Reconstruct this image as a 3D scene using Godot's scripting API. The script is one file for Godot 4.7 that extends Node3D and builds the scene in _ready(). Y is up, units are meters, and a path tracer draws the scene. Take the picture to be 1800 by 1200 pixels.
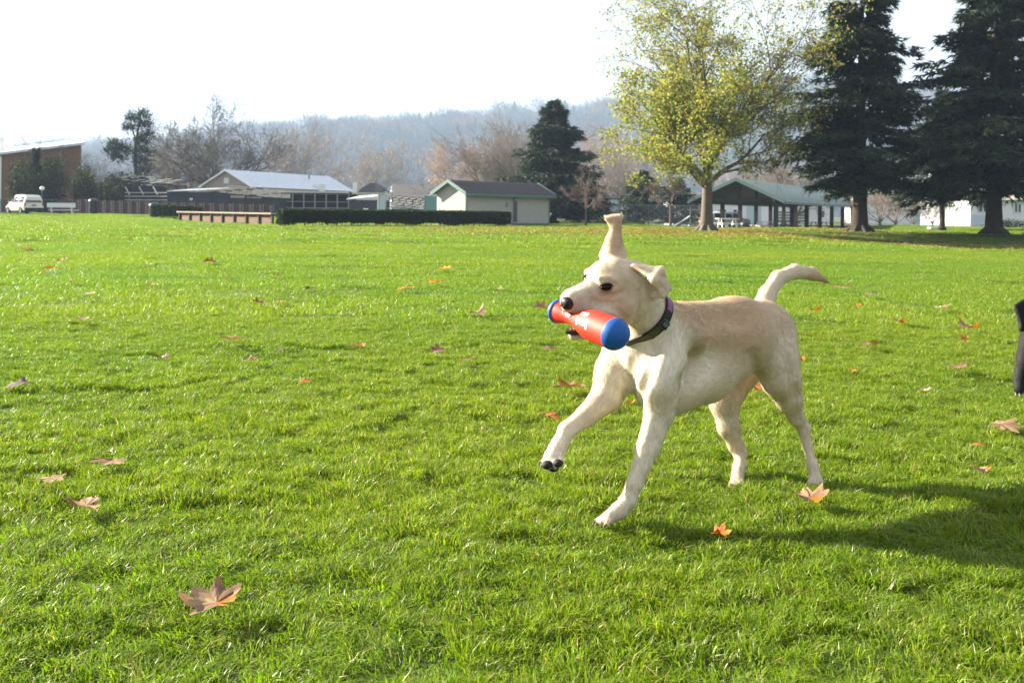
extends Node3D
# A park lawn in autumn: a yellow dog with a bumper toy, trees, sheds and a hazy wooded hill.

const F := 1750.0          # focal length in photograph pixels (1800 wide)
const EYE := 0.87          # camera height
const HOR := 374.0         # horizon row at the middle column
const ROLL := 0.0105       # slight tilt of the hand-held camera

var names := {}
var M := {}
var rng := RandomNumberGenerator.new()
var nz := FastNoiseLite.new()

class MB:
	var v := PackedVector3Array()
	var n := PackedVector3Array()
	var c := PackedColorArray()
	var col := Color(1, 1, 1)
	var colored := false
	var flat := false      # leave normals out: thin leaves and blades
	func tri(a: Vector3, b: Vector3, d: Vector3, na: Vector3, nb: Vector3, nd: Vector3) -> void:
		if (b - a).cross(d - a).dot(na + nb + nd) > 0.0:
			v.push_back(a); v.push_back(d); v.push_back(b)
			n.push_back(na); n.push_back(nd); n.push_back(nb)
		else:
			v.push_back(a); v.push_back(b); v.push_back(d)
			n.push_back(na); n.push_back(nb); n.push_back(nd)
		if colored:
			c.push_back(col); c.push_back(col); c.push_back(col)
	func leaf3(a: Vector3, b: Vector3, d: Vector3) -> void:
		v.push_back(a); v.push_back(b); v.push_back(d)
		if colored:
			c.push_back(col); c.push_back(col); c.push_back(col)
	func quad(a: Vector3, b: Vector3, d: Vector3, e: Vector3, nn: Vector3) -> void:
		tri(a, b, d, nn, nn, nn)
		tri(a, d, e, nn, nn, nn)
	func quad_out(a: Vector3, b: Vector3, d: Vector3, e: Vector3, inside: Vector3) -> void:
		var nn := (b - a).cross(d - a)
		if nn.length() < 1e-9:
			nn = (d - a).cross(e - a)
		nn = nn.normalized()
		if nn.dot((a + b + d + e) * 0.25 - inside) < 0.0:
			nn = -nn
		quad(a, b, d, e, nn)
	func tri_out(a: Vector3, b: Vector3, d: Vector3, inside: Vector3) -> void:
		var nn := (b - a).cross(d - a).normalized()
		if nn.dot((a + b + d) / 3.0 - inside) < 0.0:
			nn = -nn
		tri(a, b, d, nn, nn, nn)
	# eight corners: 0..3 bottom ring, 4..7 top ring above them
	func hexa(p: Array) -> void:
		var m := Vector3.ZERO
		for q: Vector3 in p:
			m += q / 8.0
		quad_out(p[0], p[1], p[2], p[3], m)
		quad_out(p[4], p[5], p[6], p[7], m)
		for k in 4:
			quad_out(p[k], p[(k + 1) % 4], p[(k + 1) % 4 + 4], p[k + 4], m)
	func box(ce: Vector3, s: Vector3, b := Basis.IDENTITY) -> void:
		var p := []
		for y in [-0.5, 0.5]:
			for q in [[-0.5, -0.5], [0.5, -0.5], [0.5, 0.5], [-0.5, 0.5]]:
				p.append(ce + b * Vector3(q[0] * s.x, y * s.y, q[1] * s.z))
		hexa(p)
	# box with chamfered edges
	func cbox(ce: Vector3, s: Vector3, ch: float, b := Basis.IDENTITY) -> void:
		var h := s * 0.5
		for ax in 3:
			for sg in [-1.0, 1.0]:
				var u := (ax + 1) % 3
				var w := (ax + 2) % 3
				var q := []
				for e in [[-1, -1], [1, -1], [1, 1], [-1, 1]]:
					var t := Vector3.ZERO
					t[ax] = sg * h[ax]; t[u] = e[0] * (h[u] - ch); t[w] = e[1] * (h[w] - ch)
					q.append(ce + b * t)
				quad_out(q[0], q[1], q[2], q[3], ce)
				for sg2 in [-1.0, 1.0]:
					var q2 := []
					for e in [[0, -1], [0, 1], [1, 1], [1, -1]]:
						var t := Vector3.ZERO
						t[w] = e[1] * (h[w] - ch)
						t[ax] = sg * (h[ax] if e[0] == 0 else h[ax] - ch)
						t[u] = sg2 * (h[u] - ch if e[0] == 0 else h[u])
						q2.append(ce + b * t)
					quad_out(q2[0], q2[1], q2[2], q2[3], ce)
		for sx in [-1.0, 1.0]:
			for sy in [-1.0, 1.0]:
				for sz in [-1.0, 1.0]:
					tri_out(ce + b * Vector3(sx * h.x, sy * (h.y - ch), sz * (h.z - ch)), ce + b * Vector3(sx * (h.x - ch), sy * h.y, sz * (h.z - ch)), ce + b * Vector3(sx * (h.x - ch), sy * (h.y - ch), sz * h.z), ce)
	func tube(pts: PackedVector3Array, rad: PackedFloat32Array, sides: int, caps := false) -> void:
		var m := pts.size()
		var prev: Array = []
		var prevn: Array = []
		var u := Vector3.ZERO
		for k in m:
			var t := (pts[mini(k + 1, m - 1)] - pts[maxi(k - 1, 0)]).normalized()
			if k == 0:
				u = t.cross(Vector3(0.31, 0.2, 0.93)).normalized()
			u = (u - t * u.dot(t)).normalized()
			var w := t.cross(u)
			var ring := []
			var rn := []
			for s in sides:
				var a := TAU * s / sides
				var d := u * cos(a) + w * sin(a)
				ring.append(pts[k] + d * rad[k])
				rn.append(d)
			if k > 0:
				for s in sides:
					var e := (s + 1) % sides
					tri(prev[s], prev[e], ring[e], prevn[s], prevn[e], rn[e])
					tri(prev[s], ring[e], ring[s], prevn[s], rn[e], rn[s])
			if caps and (k == 0 or k == m - 1):
				var cn := -t if k == 0 else t
				for s in sides:
					tri(pts[k], ring[s], ring[(s + 1) % sides], cn, cn, cn)
			prev = ring
			prevn = rn
	func bar(a: Vector3, b: Vector3, r0: float, r1 := -1.0, sides := 6, caps := true) -> void:
		tube(PackedVector3Array([a, b]), PackedFloat32Array([r0, r0 if r1 < 0.0 else r1]), sides, caps)
	# profile [[radius, height], ...] turned about an axis
	func lathe(o: Vector3, axis: Vector3, prof: Array, sides: int) -> void:
		var t := axis.normalized()
		var u := t.cross(Vector3(0.31, 0.2, 0.93)).normalized()
		var w := t.cross(u)
		for k in prof.size() - 1:
			var r0: float = prof[k][0]
			var r1: float = prof[k + 1][0]
			var h0: float = prof[k][1]
			var h1: float = prof[k + 1][1]
			# smooth normals from neighbours
			var na := _pn(prof, k)
			var nb := _pn(prof, k + 1)
			for s in sides:
				var d0 := u * cos(TAU * s / sides) + w * sin(TAU * s / sides)
				var d1 := u * cos(TAU * (s + 1) / sides) + w * sin(TAU * (s + 1) / sides)
				var p := [o + t * h0 + d0 * r0, o + t * h0 + d1 * r0, o + t * h1 + d1 * r1, o + t * h1 + d0 * r1]
				var q := [d0 * na.x + t * na.y, d1 * na.x + t * na.y, d1 * nb.x + t * nb.y, d0 * nb.x + t * nb.y]
				if r0 > 1e-5:
					tri(p[0], p[1], p[2], q[0], q[1], q[2])
				if r1 > 1e-5:
					tri(p[0], p[2], p[3], q[0], q[2], q[3])
	func _pn(prof: Array, k: int) -> Vector2:
		var a: Array = prof[maxi(k - 1, 0)]
		var b: Array = prof[mini(k + 1, prof.size() - 1)]
		var t := Vector2(b[0] - a[0], b[1] - a[1])
		return Vector2(t.y, -t.x).normalized()
	func ball(o: Vector3, r: Vector3, b := Basis.IDENTITY, rings := 8, sides := 12) -> void:
		for i in rings:
			var a0 := PI * i / rings - PI / 2
			var a1 := PI * (i + 1) / rings - PI / 2
			for s in sides:
				var b0 := TAU * s / sides
				var b1 := TAU * (s + 1) / sides
				var q := [Vector3(cos(a0) * cos(b0), sin(a0), cos(a0) * sin(b0)), Vector3(cos(a0) * cos(b1), sin(a0), cos(a0) * sin(b1)), Vector3(cos(a1) * cos(b1), sin(a1), cos(a1) * sin(b1)), Vector3(cos(a1) * cos(b0), sin(a1), cos(a1) * sin(b0))]
				var p := []
				var m := []
				for e: Vector3 in q:
					p.append(o + b * (e * r))
					m.append((b * (e / r)).normalized())
				if i > 0:
					tri(p[0], p[1], p[2], m[0], m[1], m[2])
				if i < rings - 1:
					tri(p[0], p[2], p[3], m[0], m[2], m[3])
	func mesh() -> ArrayMesh:
		var a := []
		a.resize(Mesh.ARRAY_MAX)
		a[Mesh.ARRAY_VERTEX] = v
		if not flat:
			a[Mesh.ARRAY_NORMAL] = n
		if colored:
			a[Mesh.ARRAY_COLOR] = c
		var m := ArrayMesh.new()
		m.add_surface_from_arrays(Mesh.PRIMITIVE_TRIANGLES, a)
		return m

# ---------------------------------------------------------------- helpers
func lin(r: float, g: float, b: float) -> Color:
	return Color(r, g, b).linear_to_srgb()

func mat(key: String, r: float, g: float, b: float, rough := 0.8, spec := 0.4) -> StandardMaterial3D:
	var m := StandardMaterial3D.new()
	m.resource_name = key
	m.albedo_color = lin(r, g, b)
	m.roughness = rough
	m.metallic_specular = spec
	M[key] = m
	return m

func noise_tex(freq: float, sd: int, c0: Color, c1: Color, oct := 5, size := 256) -> NoiseTexture2D:
	var f := FastNoiseLite.new()
	f.noise_type = FastNoiseLite.TYPE_SIMPLEX_SMOOTH
	f.frequency = freq
	f.fractal_octaves = oct
	f.seed = sd
	var t := NoiseTexture2D.new()
	t.noise = f
	t.seamless = true
	t.width = size
	t.height = size
	var g := Gradient.new()
	g.set_color(0, c0)
	g.set_color(1, c1)
	t.color_ramp = g
	return t

# two linear colours mottled together, with optional relief
func mottled(key: String, a: Array, b: Array, scale: Vector3, rough := 0.85, bump := 0.0, freq := 0.03) -> StandardMaterial3D:
	var m := mat(key, 1, 1, 1, rough)
	m.albedo_texture = noise_tex(freq, key.hash() % 9999, lin(a[0], a[1], a[2]), lin(b[0], b[1], b[2]))
	m.uv1_triplanar = true
	m.uv1_world_triplanar = true
	m.uv1_scale = scale
	if bump > 0.0:
		m.heightmap_enabled = true
		m.heightmap_texture = m.albedo_texture
		m.heightmap_scale = bump
	return m

func leafmat(key: String, rough: float, back: Color) -> StandardMaterial3D:
	var m := mat(key, 1, 1, 1, rough)
	m.vertex_color_use_as_albedo = true
	m.cull_mode = BaseMaterial3D.CULL_DISABLED
	if back.r + back.g + back.b > 0.0:
		m.backlight_enabled = true
		m.backlight = back.linear_to_srgb()
	return m

# world point seen at a photograph pixel, at a given distance along the view axis
func at(px: float, py: float, d: float) -> Vector3:
	var dx := px - 900.0
	var dy := py - HOR
	var u := dx * cos(ROLL) + dy * sin(ROLL)
	var w := -dx * sin(ROLL) + dy * cos(ROLL)
	return Vector3(u / F * d, EYE - w / F * d, -d)

# point on the ground at column px and distance d
func on(px: float, d: float) -> Vector3:
	var x := (px - 900.0) / F * d
	return Vector3(x, gy(x, d), -d)

func sm(a: float, b: float, x: float) -> float:
	var t := clampf((x - a) / (b - a), 0.0, 1.0)
	return t * t * (3.0 - 2.0 * t)

# height of the lawn
func gy(x: float, d: float) -> float:
	var h := nz.get_noise_2d(x * 9.0, d * 9.0) * 0.022 * sm(1.0, 3.0, d) * (1.0 - sm(7.0, 13.0, d))
	h += nz.get_noise_2d(x * 2.2 + 70.0, d * 2.2) * 0.05 * sm(5.0, 14.0, d)
	h -= 0.40 * sm(9.0, 19.0, x) * sm(18.0, 36.0, d) * (1.0 - sm(45.5, 50.0, d))
	h += 0.16 * exp(-(pow((x - 16.0) / 5.5, 2.0) + pow((d - 55.0) / 5.0, 2.0)))
	h += 0.34 * sm(58.0, 92.0, d) * (1.0 - sm(-28.0, -14.0, x))
	h -= 0.45 * sm(62.0, 72.0, d) * sm(10.0, 16.0, x) * (1.0 - sm(30.0, 36.0, x))
	return h

func numbered(called: String) -> String:
	if not names.has(called):
		names[called] = 0
		return called
	names[called] += 1
	return "%s_%03d" % [called, names[called]]

func tag(o: Node, label: String, category: String, group := "", kind := "") -> Node:
	if label:
		o.set_meta("label", label)
	if category:
		o.set_meta("category", category)
	if group:
		o.set_meta("group", group)
	if kind:
		o.set_meta("kind", kind)
	return o

func thing(called: String, label: String, category: String, pos := Vector3.ZERO, turn := 0.0, group := "") -> Node3D:
	var o := Node3D.new()
	o.name = numbered(called)
	add_child(o)
	o.position = pos
	o.rotation.y = turn
	tag(o, label, category, group)
	return o

func put(called: String, mesh: Mesh, m: Material, parent: Node = null) -> MeshInstance3D:
	var o := MeshInstance3D.new()
	o.mesh = mesh
	o.material_override = m
	if parent == null:
		o.name = numbered(called)
		add_child(o)
	else:
		o.name = called
		parent.add_child(o, true)
	return o

func piece(called: String, b: MB, m: Material, parent: Node = null) -> MeshInstance3D:
	return put(called, b.mesh(), m, parent)

func boxp(called: String, m: Material, parent: Node, ce: Vector3, s: Vector3, turn := 0.0) -> MeshInstance3D:
	var b := MB.new()
	b.cbox(ce, s, minf(minf(s.x, s.y), s.z) * 0.08, Basis(Vector3.UP, turn))
	return piece(called, b, m, parent)

func copy(o: Node3D, label: String) -> Node3D:
	var r: Node3D = o.duplicate()
	r.name = numbered(String(o.name).rstrip("0123456789").trim_suffix("_"))
	add_child(r)
	r.set_meta("label", label)
	return r

func ntri(o: Node3D) -> void:
	pass

# ---------------------------------------------------------------- the scene
func _ready() -> void:
	rng.seed = 7
	nz.seed = 11
	nz.frequency = 0.1
	nz.fractal_octaves = 3
	# camera: level, lens shifted down, focused on the dog
	var cam := Camera3D.new()
	cam.name = "camera"
	add_child(cam)
	var lens := CameraAttributesPhysical.new()
	lens.frustum_near = 0.05
	lens.frustum_far = 4000.0
	lens.frustum_focal_length = 35.0
	lens.frustum_focus_distance = 2.9
	lens.exposure_aperture = 9.0
	cam.attributes = lens
	cam.near = 0.05
	cam.far = 4000.0
	cam.position = Vector3(0, EYE, 0)
	cam.rotation.z = ROLL
	cam.set_frustum(1200.0 / F * 0.05, Vector2(0, -(600.0 - HOR) / F * 0.05), 0.05, 4000.0)
	cam.current = true
	# sky, sun, exposure, haze
	var env := Environment.new()
	env.background_mode = Environment.BG_SKY
	var sm_ := ProceduralSkyMaterial.new()
	sm_.sky_top_color = lin(0.78, 0.84, 0.95)
	sm_.sky_horizon_color = lin(0.93, 0.96, 1.0)
	sm_.sky_curve = 0.25
	sm_.ground_bottom_color = lin(0.2, 0.24, 0.15)
	sm_.ground_horizon_color = lin(0.8, 0.85, 0.9)
	sm_.sun_angle_max = 30.0
	var sky := Sky.new()
	sky.sky_material = sm_
	env.sky = sky
	env.background_energy_multiplier = 0.20
	env.tonemap_mode = Environment.TONE_MAPPER_LINEAR
	env.tonemap_exposure = 5.5
	env.fog_enabled = true
	env.fog_density = 0.00033
	env.fog_light_color = lin(0.54, 0.73, 1.0)
	env.sdfgi_enabled = true
	env.ssao_enabled = true
	env.ssil_enabled = true
	var we := WorldEnvironment.new()
	we.name = "environment"
	we.environment = env
	add_child(we)
	var sun := DirectionalLight3D.new()
	sun.name = "sun"
	add_child(sun)
	var el := deg_to_rad(24.0)
	var way := Vector3(0.92 * cos(el), -sin(el), 0.39 * cos(el)).normalized()
	sun.basis = Basis.looking_at(way, Vector3.UP)
	sun.light_energy = 1.6
	sun.light_angular_distance = 0.5
	sun.light_color = Color(1.0, 0.955, 0.87)
	sun.shadow_enabled = true
	materials()
	terrain()
	hill_and_forest()
	lawn()
	buildings()
	trees()
	furniture()
	yellow_dog()
	black_dog()
	fallen_leaves()

func materials() -> void:
	mottled("soil", [0.035, 0.055, 0.012], [0.075, 0.10, 0.028], Vector3(0.6, 0.6, 0.6), 0.95, 1.0)
	mottled("asphalt", [0.045, 0.045, 0.048], [0.075, 0.073, 0.07], Vector3(0.5, 0.5, 0.5), 0.9)
	mottled("hill_floor", [0.035, 0.045, 0.03], [0.09, 0.075, 0.05], Vector3(0.02, 0.02, 0.02), 0.95)
	mottled("bark", [0.07, 0.055, 0.042], [0.19, 0.165, 0.135], Vector3(2.5, 0.7, 2.5), 0.95, 2.0)
	mottled("dark_bark", [0.022, 0.016, 0.012], [0.075, 0.056, 0.042], Vector3(2.5, 0.7, 2.5), 0.95, 2.0)
	mottled("grey_bark", [0.10, 0.085, 0.075], [0.22, 0.19, 0.17], Vector3(2.5, 0.7, 2.5), 0.95, 1.0)
	var g := leafmat("grass_blade", 0.42, Color(0.85, 1.0, 0.45))
	g.metallic_specular = 0.42
	leafmat("maple_leaf", 0.55, Color(0.9, 1.0, 0.5))
	leafmat("needles", 0.7, Color(0.25, 0.3, 0.18))
	leafmat("hedge_leaf", 0.8, Color(0.3, 0.4, 0.2))
	leafmat("twig", 0.9, Color(0, 0, 0))
	leafmat("fallen_leaf", 0.6, Color(0.55, 0.4, 0.25))
	mottled("brown_siding", [0.17, 0.085, 0.05], [0.24, 0.125, 0.075], Vector3(0.9, 0.12, 0.9), 0.85)
	mottled("white_metal", [0.55, 0.58, 0.63], [0.68, 0.71, 0.76], Vector3(0.15, 0.15, 0.15), 0.45)
	mottled("cream_wall", [0.50, 0.46, 0.38], [0.58, 0.54, 0.46], Vector3(0.3, 0.3, 0.3), 0.8)
	mottled("shed_wall", [0.37, 0.355, 0.33], [0.43, 0.415, 0.39], Vector3(0.35, 0.35, 0.35), 0.75)
	mottled("pinkish_wall", [0.34, 0.27, 0.235], [0.42, 0.34, 0.30], Vector3(0.4, 0.4, 0.4), 0.8)
	mottled("navy_wall", [0.030, 0.032, 0.045], [0.052, 0.052, 0.066], Vector3(0.5, 0.2, 0.5), 0.85)
	mottled("maroon_fence", [0.070, 0.050, 0.056], [0.078, 0.056, 0.062], Vector3(0.2, 0.2, 0.2), 0.9)
	mottled("lath", [0.45, 0.42, 0.37], [0.66, 0.63, 0.57], Vector3(0.7, 0.7, 0.7), 0.8)
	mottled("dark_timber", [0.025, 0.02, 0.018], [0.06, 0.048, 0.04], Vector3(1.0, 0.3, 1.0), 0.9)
	mottled("red_timber", [0.11, 0.06, 0.042], [0.18, 0.10, 0.07], Vector3(0.4, 1.2, 0.4), 0.85)
	mottled("pale_timber", [0.26, 0.21, 0.16], [0.36, 0.30, 0.24], Vector3(0.4, 1.2, 0.4), 0.85)
	mottled("shingle", [0.035, 0.030, 0.032], [0.10, 0.085, 0.085], Vector3(0.5, 1.6, 0.5), 0.9)
	mottled("grey_shingle", [0.12, 0.11, 0.105], [0.20, 0.185, 0.175], Vector3(0.5, 1.6, 0.5), 0.9)
	mat("teal_trim", 0.105, 0.17, 0.16, 0.6)
	mottled("teal_roof", [0.165, 0.225, 0.228], [0.205, 0.265, 0.268], Vector3(0.2, 0.2, 0.2), 0.42)
	mat("teal_panel", 0.12, 0.24, 0.25, 0.6)
	mat("pale_blue", 0.42, 0.52, 0.56, 0.6)
	mat("white_paint", 0.72, 0.73, 0.74, 0.5)
	mottled("blue_white", [0.46, 0.52, 0.60], [0.54, 0.59, 0.67], Vector3(0.3, 0.3, 0.3), 0.7)
	mat("glass", 0.02, 0.025, 0.03, 0.06, 0.6)
	mat("car_white", 0.66, 0.65, 0.60, 0.25, 0.5)
	mat("car_silver", 0.42, 0.44, 0.47, 0.25, 0.5)
	mat("black_rubber", 0.012, 0.012, 0.013, 0.8)
	mat("rim_metal", 0.35, 0.36, 0.37, 0.35)
	mat("tail_lamp", 0.30, 0.015, 0.012, 0.3)
	mat("bin_dark", 0.010, 0.012, 0.020, 0.35, 0.5)
	mat("steel", 0.24, 0.26, 0.28, 0.5)
	mat("grey_steel", 0.09, 0.11, 0.115, 0.6)
	mat("globe", 0.8, 0.8, 0.78, 0.3)
	mat("concrete", 0.32, 0.31, 0.29, 0.9)
	# dog and toy
	var f := leafmat("coat", 0.75, Color(0, 0, 0))
	f.metallic_specular = 0.3
	var f2 := leafmat("fur", 0.6, Color(0.4, 0.385, 0.36))
	f2.metallic_specular = 0.35
	mat("nose_skin", 0.012, 0.010, 0.011, 0.5, 0.35)
	mat("eye_dark", 0.010, 0.006, 0.004, 0.12, 0.28)
	mat("eyelid", 0.02, 0.014, 0.011, 0.6)
	mat("mouth_skin", 0.022, 0.014, 0.014, 0.45)
	mat("tooth", 0.72, 0.68, 0.56, 0.3)
	mat("claw", 0.10, 0.08, 0.065, 0.4)
	mat("pad", 0.016, 0.013, 0.013, 0.7)
	mat("collar_web", 0.018, 0.020, 0.016, 0.75)
	mat("collar_pattern", 0.065, 0.07, 0.03, 0.75)
	mat("collar_purple", 0.22, 0.075, 0.24, 0.7)
	mat("buckle", 0.01, 0.01, 0.011, 0.3)
	var tr := mat("toy_red", 0.78, 0.030, 0.012, 0.55)
	tr.heightmap_enabled = true
	tr.heightmap_texture = noise_tex(0.2, 5, Color.BLACK, Color.WHITE, 2)
	tr.heightmap_scale = 0.05
	tr.uv1_triplanar = true
	tr.uv1_scale = Vector3(18, 18, 18)
	mat("toy_blue", 0.006, 0.085, 0.33, 0.55)
	mat("toy_print", 0.80, 0.80, 0.82, 0.5)
	mat("toy_print_blue", 0.10, 0.12, 0.35, 0.5)
	mat("black_coat", 0.012, 0.012, 0.013, 0.8, 0.25)

func terrain() -> void:
	var rows := PackedFloat32Array()
	var d := -14.0
	while d < 1.0:
		rows.append(d); d += 1.5
	d = 1.0
	while d < 14.0:
		rows.append(d); d += 0.22
	while d < 120.0:
		rows.append(d); d *= 1.035
	while d < 1500.0:
		rows.append(d); d *= 1.3
	rows.append(2220.0)
	var cols := 110
	var b := MB.new()
	var prev := []
	for r in rows:
		var half := maxf(r, 3.0) * 0.85 + 22.0
		var line := []
		for k in cols + 1:
			var t := 2.0 * k / cols - 1.0
			t = t * (0.55 + 0.45 * absf(t))
			var x := t * half
			line.append(Vector3(x, gy(x, r) - 0.012, -r))
		if prev:
			for k in cols:
				var nn := Vector3.UP
				b.tri(prev[k], prev[k + 1], line[k + 1], nn, nn, nn)
				b.tri(prev[k], line[k + 1], line[k], nn, nn, nn)
		prev = line
	tag(piece("ground", b, M.soil), "green park ground under the lawn grass", "ground", "", "structure")
	# service road along the far edge of the lawn
	var rb := MB.new()
	strip(rb, [on(-60, 100), on(60, 98), on(200, 99)], 5.0, 0.03)
	tag(piece("road", rb, M.asphalt), "dark asphalt parking strip beyond the left lawn", "road", "", "structure")
	var pb := MB.new()
	strip(pb, [on(985, 82), on(1060, 80), on(1130, 79), on(1235, 77), on(1330, 84)], 2.2, 0.03)
	tag(piece("path", pb, M.asphalt), "dark asphalt path crossing behind the maple toward the pavilion", "path", "", "structure")

func strip(b: MB, pts: Array, w: float, up: float) -> void:
	for k in pts.size() - 1:
		var p: Vector3 = pts[k]
		var q: Vector3 = pts[k + 1]
		for s in 8:
			var a0 := p.lerp(q, s / 8.0)
			var a1 := p.lerp(q, (s + 1) / 8.0)
			var l := []
			for e in [[a0, -0.5], [a1, -0.5], [a1, 0.5], [a0, 0.5]]:
				var m: Vector3 = e[0]
				m.z -= e[1] * w
				m.y = gy(m.x, -m.z) + up
				l.append(m)
			b.quad(l[0], l[1], l[2], l[3], Vector3.UP)

func ridge(px: float) -> float:
	var k := [[-900, 14], [0, 17], [250, 22], [450, 30], [620, 34], [900, 39], [1020, 42], [1250, 52], [1420, 57], [1620, 51], [1800, 50], [2700, 44]]
	for i in k.size() - 1:
		if px < k[i + 1][0]:
			return lerpf(k[i][1], k[i + 1][1], clampf((px - k[i][0]) / float(k[i + 1][0] - k[i][0]), 0, 1))
	return 44.0

func hy(x: float, d: float) -> float:
	var px := 900.0 + x / d * F
	d /= 3.0
	x /= 3.0
	var h := ridge(px) * sm(255.0, 500.0, d)
	h *= 1.0 - 0.5 * sm(520.0, 700.0, d)
	h += nz.get_noise_2d(x * 0.25, d * 0.25) * 5.0 * sm(260.0, 380.0, d)
	return 3.0 * h - 0.6

func hill_and_forest() -> void:
	var b := MB.new()
	var prev := []
	var d := 735.0
	while d < 2250.0:
		var line := []
		for k in 81:
			var x := (k / 40.0 - 1.0) * d * 0.85
			line.append(Vector3(x, hy(x, d), -d))
		if prev:
			for k in 80:
				var nn: Vector3 = (prev[k + 1] - prev[k]).cross(line[k] - prev[k]).normalized()
				if nn.y < 0.0:
					nn = -nn
				b.tri(prev[k], prev[k + 1], line[k + 1], nn, nn, nn)
				b.tri(prev[k], line[k + 1], line[k], nn, nn, nn)
		prev = line
		d *= 1.05
	tag(piece("hill", b, M.hill_floor), "long wooded hill fading into haze behind the park", "hill", "", "structure")
	# far wood: conifers and bare broadleaves
	var con := MB.new()
	con.flat = true
	con.colored = true
	for l in 15:
		var y := 0.12 + 0.88 * l / 15.0
		var r := 0.25 * pow(1.0 - y, 0.8) + 0.012
		for s in 11:
			var a := TAU * (s + rng.randf()) / 11.0
			var rr := r * rng.randf_range(0.7, 1.25)
			var o := Vector3(cos(a), 0, sin(a))
			var w := Vector3(-sin(a), 0, cos(a)) * rr * 0.34
			con.col = Color(1, 1, 1) * rng.randf_range(0.7, 1.2)
			con.leaf3(Vector3(0, y + 0.05, 0), o * rr + w - Vector3(0, 0.03, 0) + Vector3(0, y, 0), o * rr - w + Vector3(0, y - 0.045, 0))
	con.col = Color(0.8, 0.7, 0.6)
	for s in 4:
		var a := TAU * s / 4.0
		con.leaf3(Vector3(cos(a), 0, sin(a)) * 0.016, Vector3(cos(a + 1.6), 0, sin(a + 1.6)) * 0.016, Vector3(0, 0.9, 0))
	var dec := MB.new()
	dec.flat = true
	dec.colored = true
	for s in 420:
		var dir := Vector3(rng.randfn(), rng.randfn() * 0.8 + 0.35, rng.randfn()).normalized()
		var p := Vector3(0, 0.62, 0) + Vector3(dir.x * 0.25, dir.y * 0.32, dir.z * 0.25) * pow(rng.randf(), 0.5)
		var g := (dir + Vector3(0, 0.9, 0) + Vector3(rng.randfn(), rng.randfn(), rng.randfn()) * 0.25).normalized() * rng.randf_range(0.07, 0.2)
		var w := Vector3(rng.randfn(), rng.randfn(), rng.randfn()).normalized() * rng.randf_range(0.0035, 0.008)
		dec.col = Color(1, 1, 1) * rng.randf_range(0.75, 1.2)
		dec.leaf3(p - w, p + w, p + g)
	for s in 5:
		var a := TAU * s / 5.0
		dec.leaf3(Vector3(cos(a), 0, sin(a)) * 0.02, Vector3(cos(a + 1.4), 0, sin(a + 1.4)) * 0.02, Vector3(cos(a) * 0.12, 0.75, sin(a) * 0.12))
	var tc := []
	var cc := PackedColorArray()
	var td := []
	var cd := PackedColorArray()
	var made := 0
	while made < 6500:
		var far := rng.randf() < 0.16
		var dd := rng.randf_range(1500.0, 1950.0) if far else 780.0 + 915.0 * pow(rng.randf(), 0.8)
		var x := rng.randf_range(-0.72, 0.72) * dd
		made += 1
		var p := Vector3(x, hy(x, dd) - 0.4, -dd)
		var clump := nz.get_noise_2d(x * 0.055 + 300.0, dd * 0.055)
		var s := rng.randf_range(26.0, 52.0) * (1.0 + 0.25 * clump)
		var t := Transform3D(Basis(Vector3.UP, rng.randf() * TAU).scaled(Vector3(s * rng.randf_range(0.85, 1.3), s, s * rng.randf_range(0.85, 1.3))), p)
		if clump + rng.randf_range(-0.35, 0.35) > 0.18:
			tc.append(t.scaled_local(Vector3(0.8, 0.72, 0.8)))
			cc.append(Color(0.022, 0.05, 0.032) * rng.randf_range(0.7, 1.5))
		else:
			td.append(Transform3D(t.basis.scaled(Vector3(1.25, 0.85, 1.25)), p))
			var k := rng.randf()
			cd.append(Color(0.065, 0.06, 0.062).lerp(Color(0.26, 0.14, 0.08), k * k * k * k * k) * rng.randf_range(0.7, 1.2))
	tag(multi("forest", con.mesh(), M.needles, tc, cc), "dark conifer wood covering the hazy hill", "forest", "", "stuff")
	tag(multi("forest", dec.mesh(), M.twig, td, cd), "bare grey and russet broadleaf wood covering the hazy hill", "forest", "", "stuff")

func multi(called: String, mesh: Mesh, m: Material, ts: Array, cs := PackedColorArray(), parent: Node = null) -> MultiMeshInstance3D:
	var mm := MultiMesh.new()
	mm.transform_format = MultiMesh.TRANSFORM_3D
	mm.use_colors = cs.size() > 0
	mm.mesh = mesh
	mm.instance_count = ts.size()
	for k in ts.size():
		mm.set_instance_transform(k, ts[k])
		if cs.size():
			mm.set_instance_color(k, cs[k])
	var o := MultiMeshInstance3D.new()
	o.multimesh = mm
	o.material_override = m
	if parent:
		o.name = called
		parent.add_child(o, true)
	else:
		o.name = numbered(called)
		add_child(o)
	return o

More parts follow.
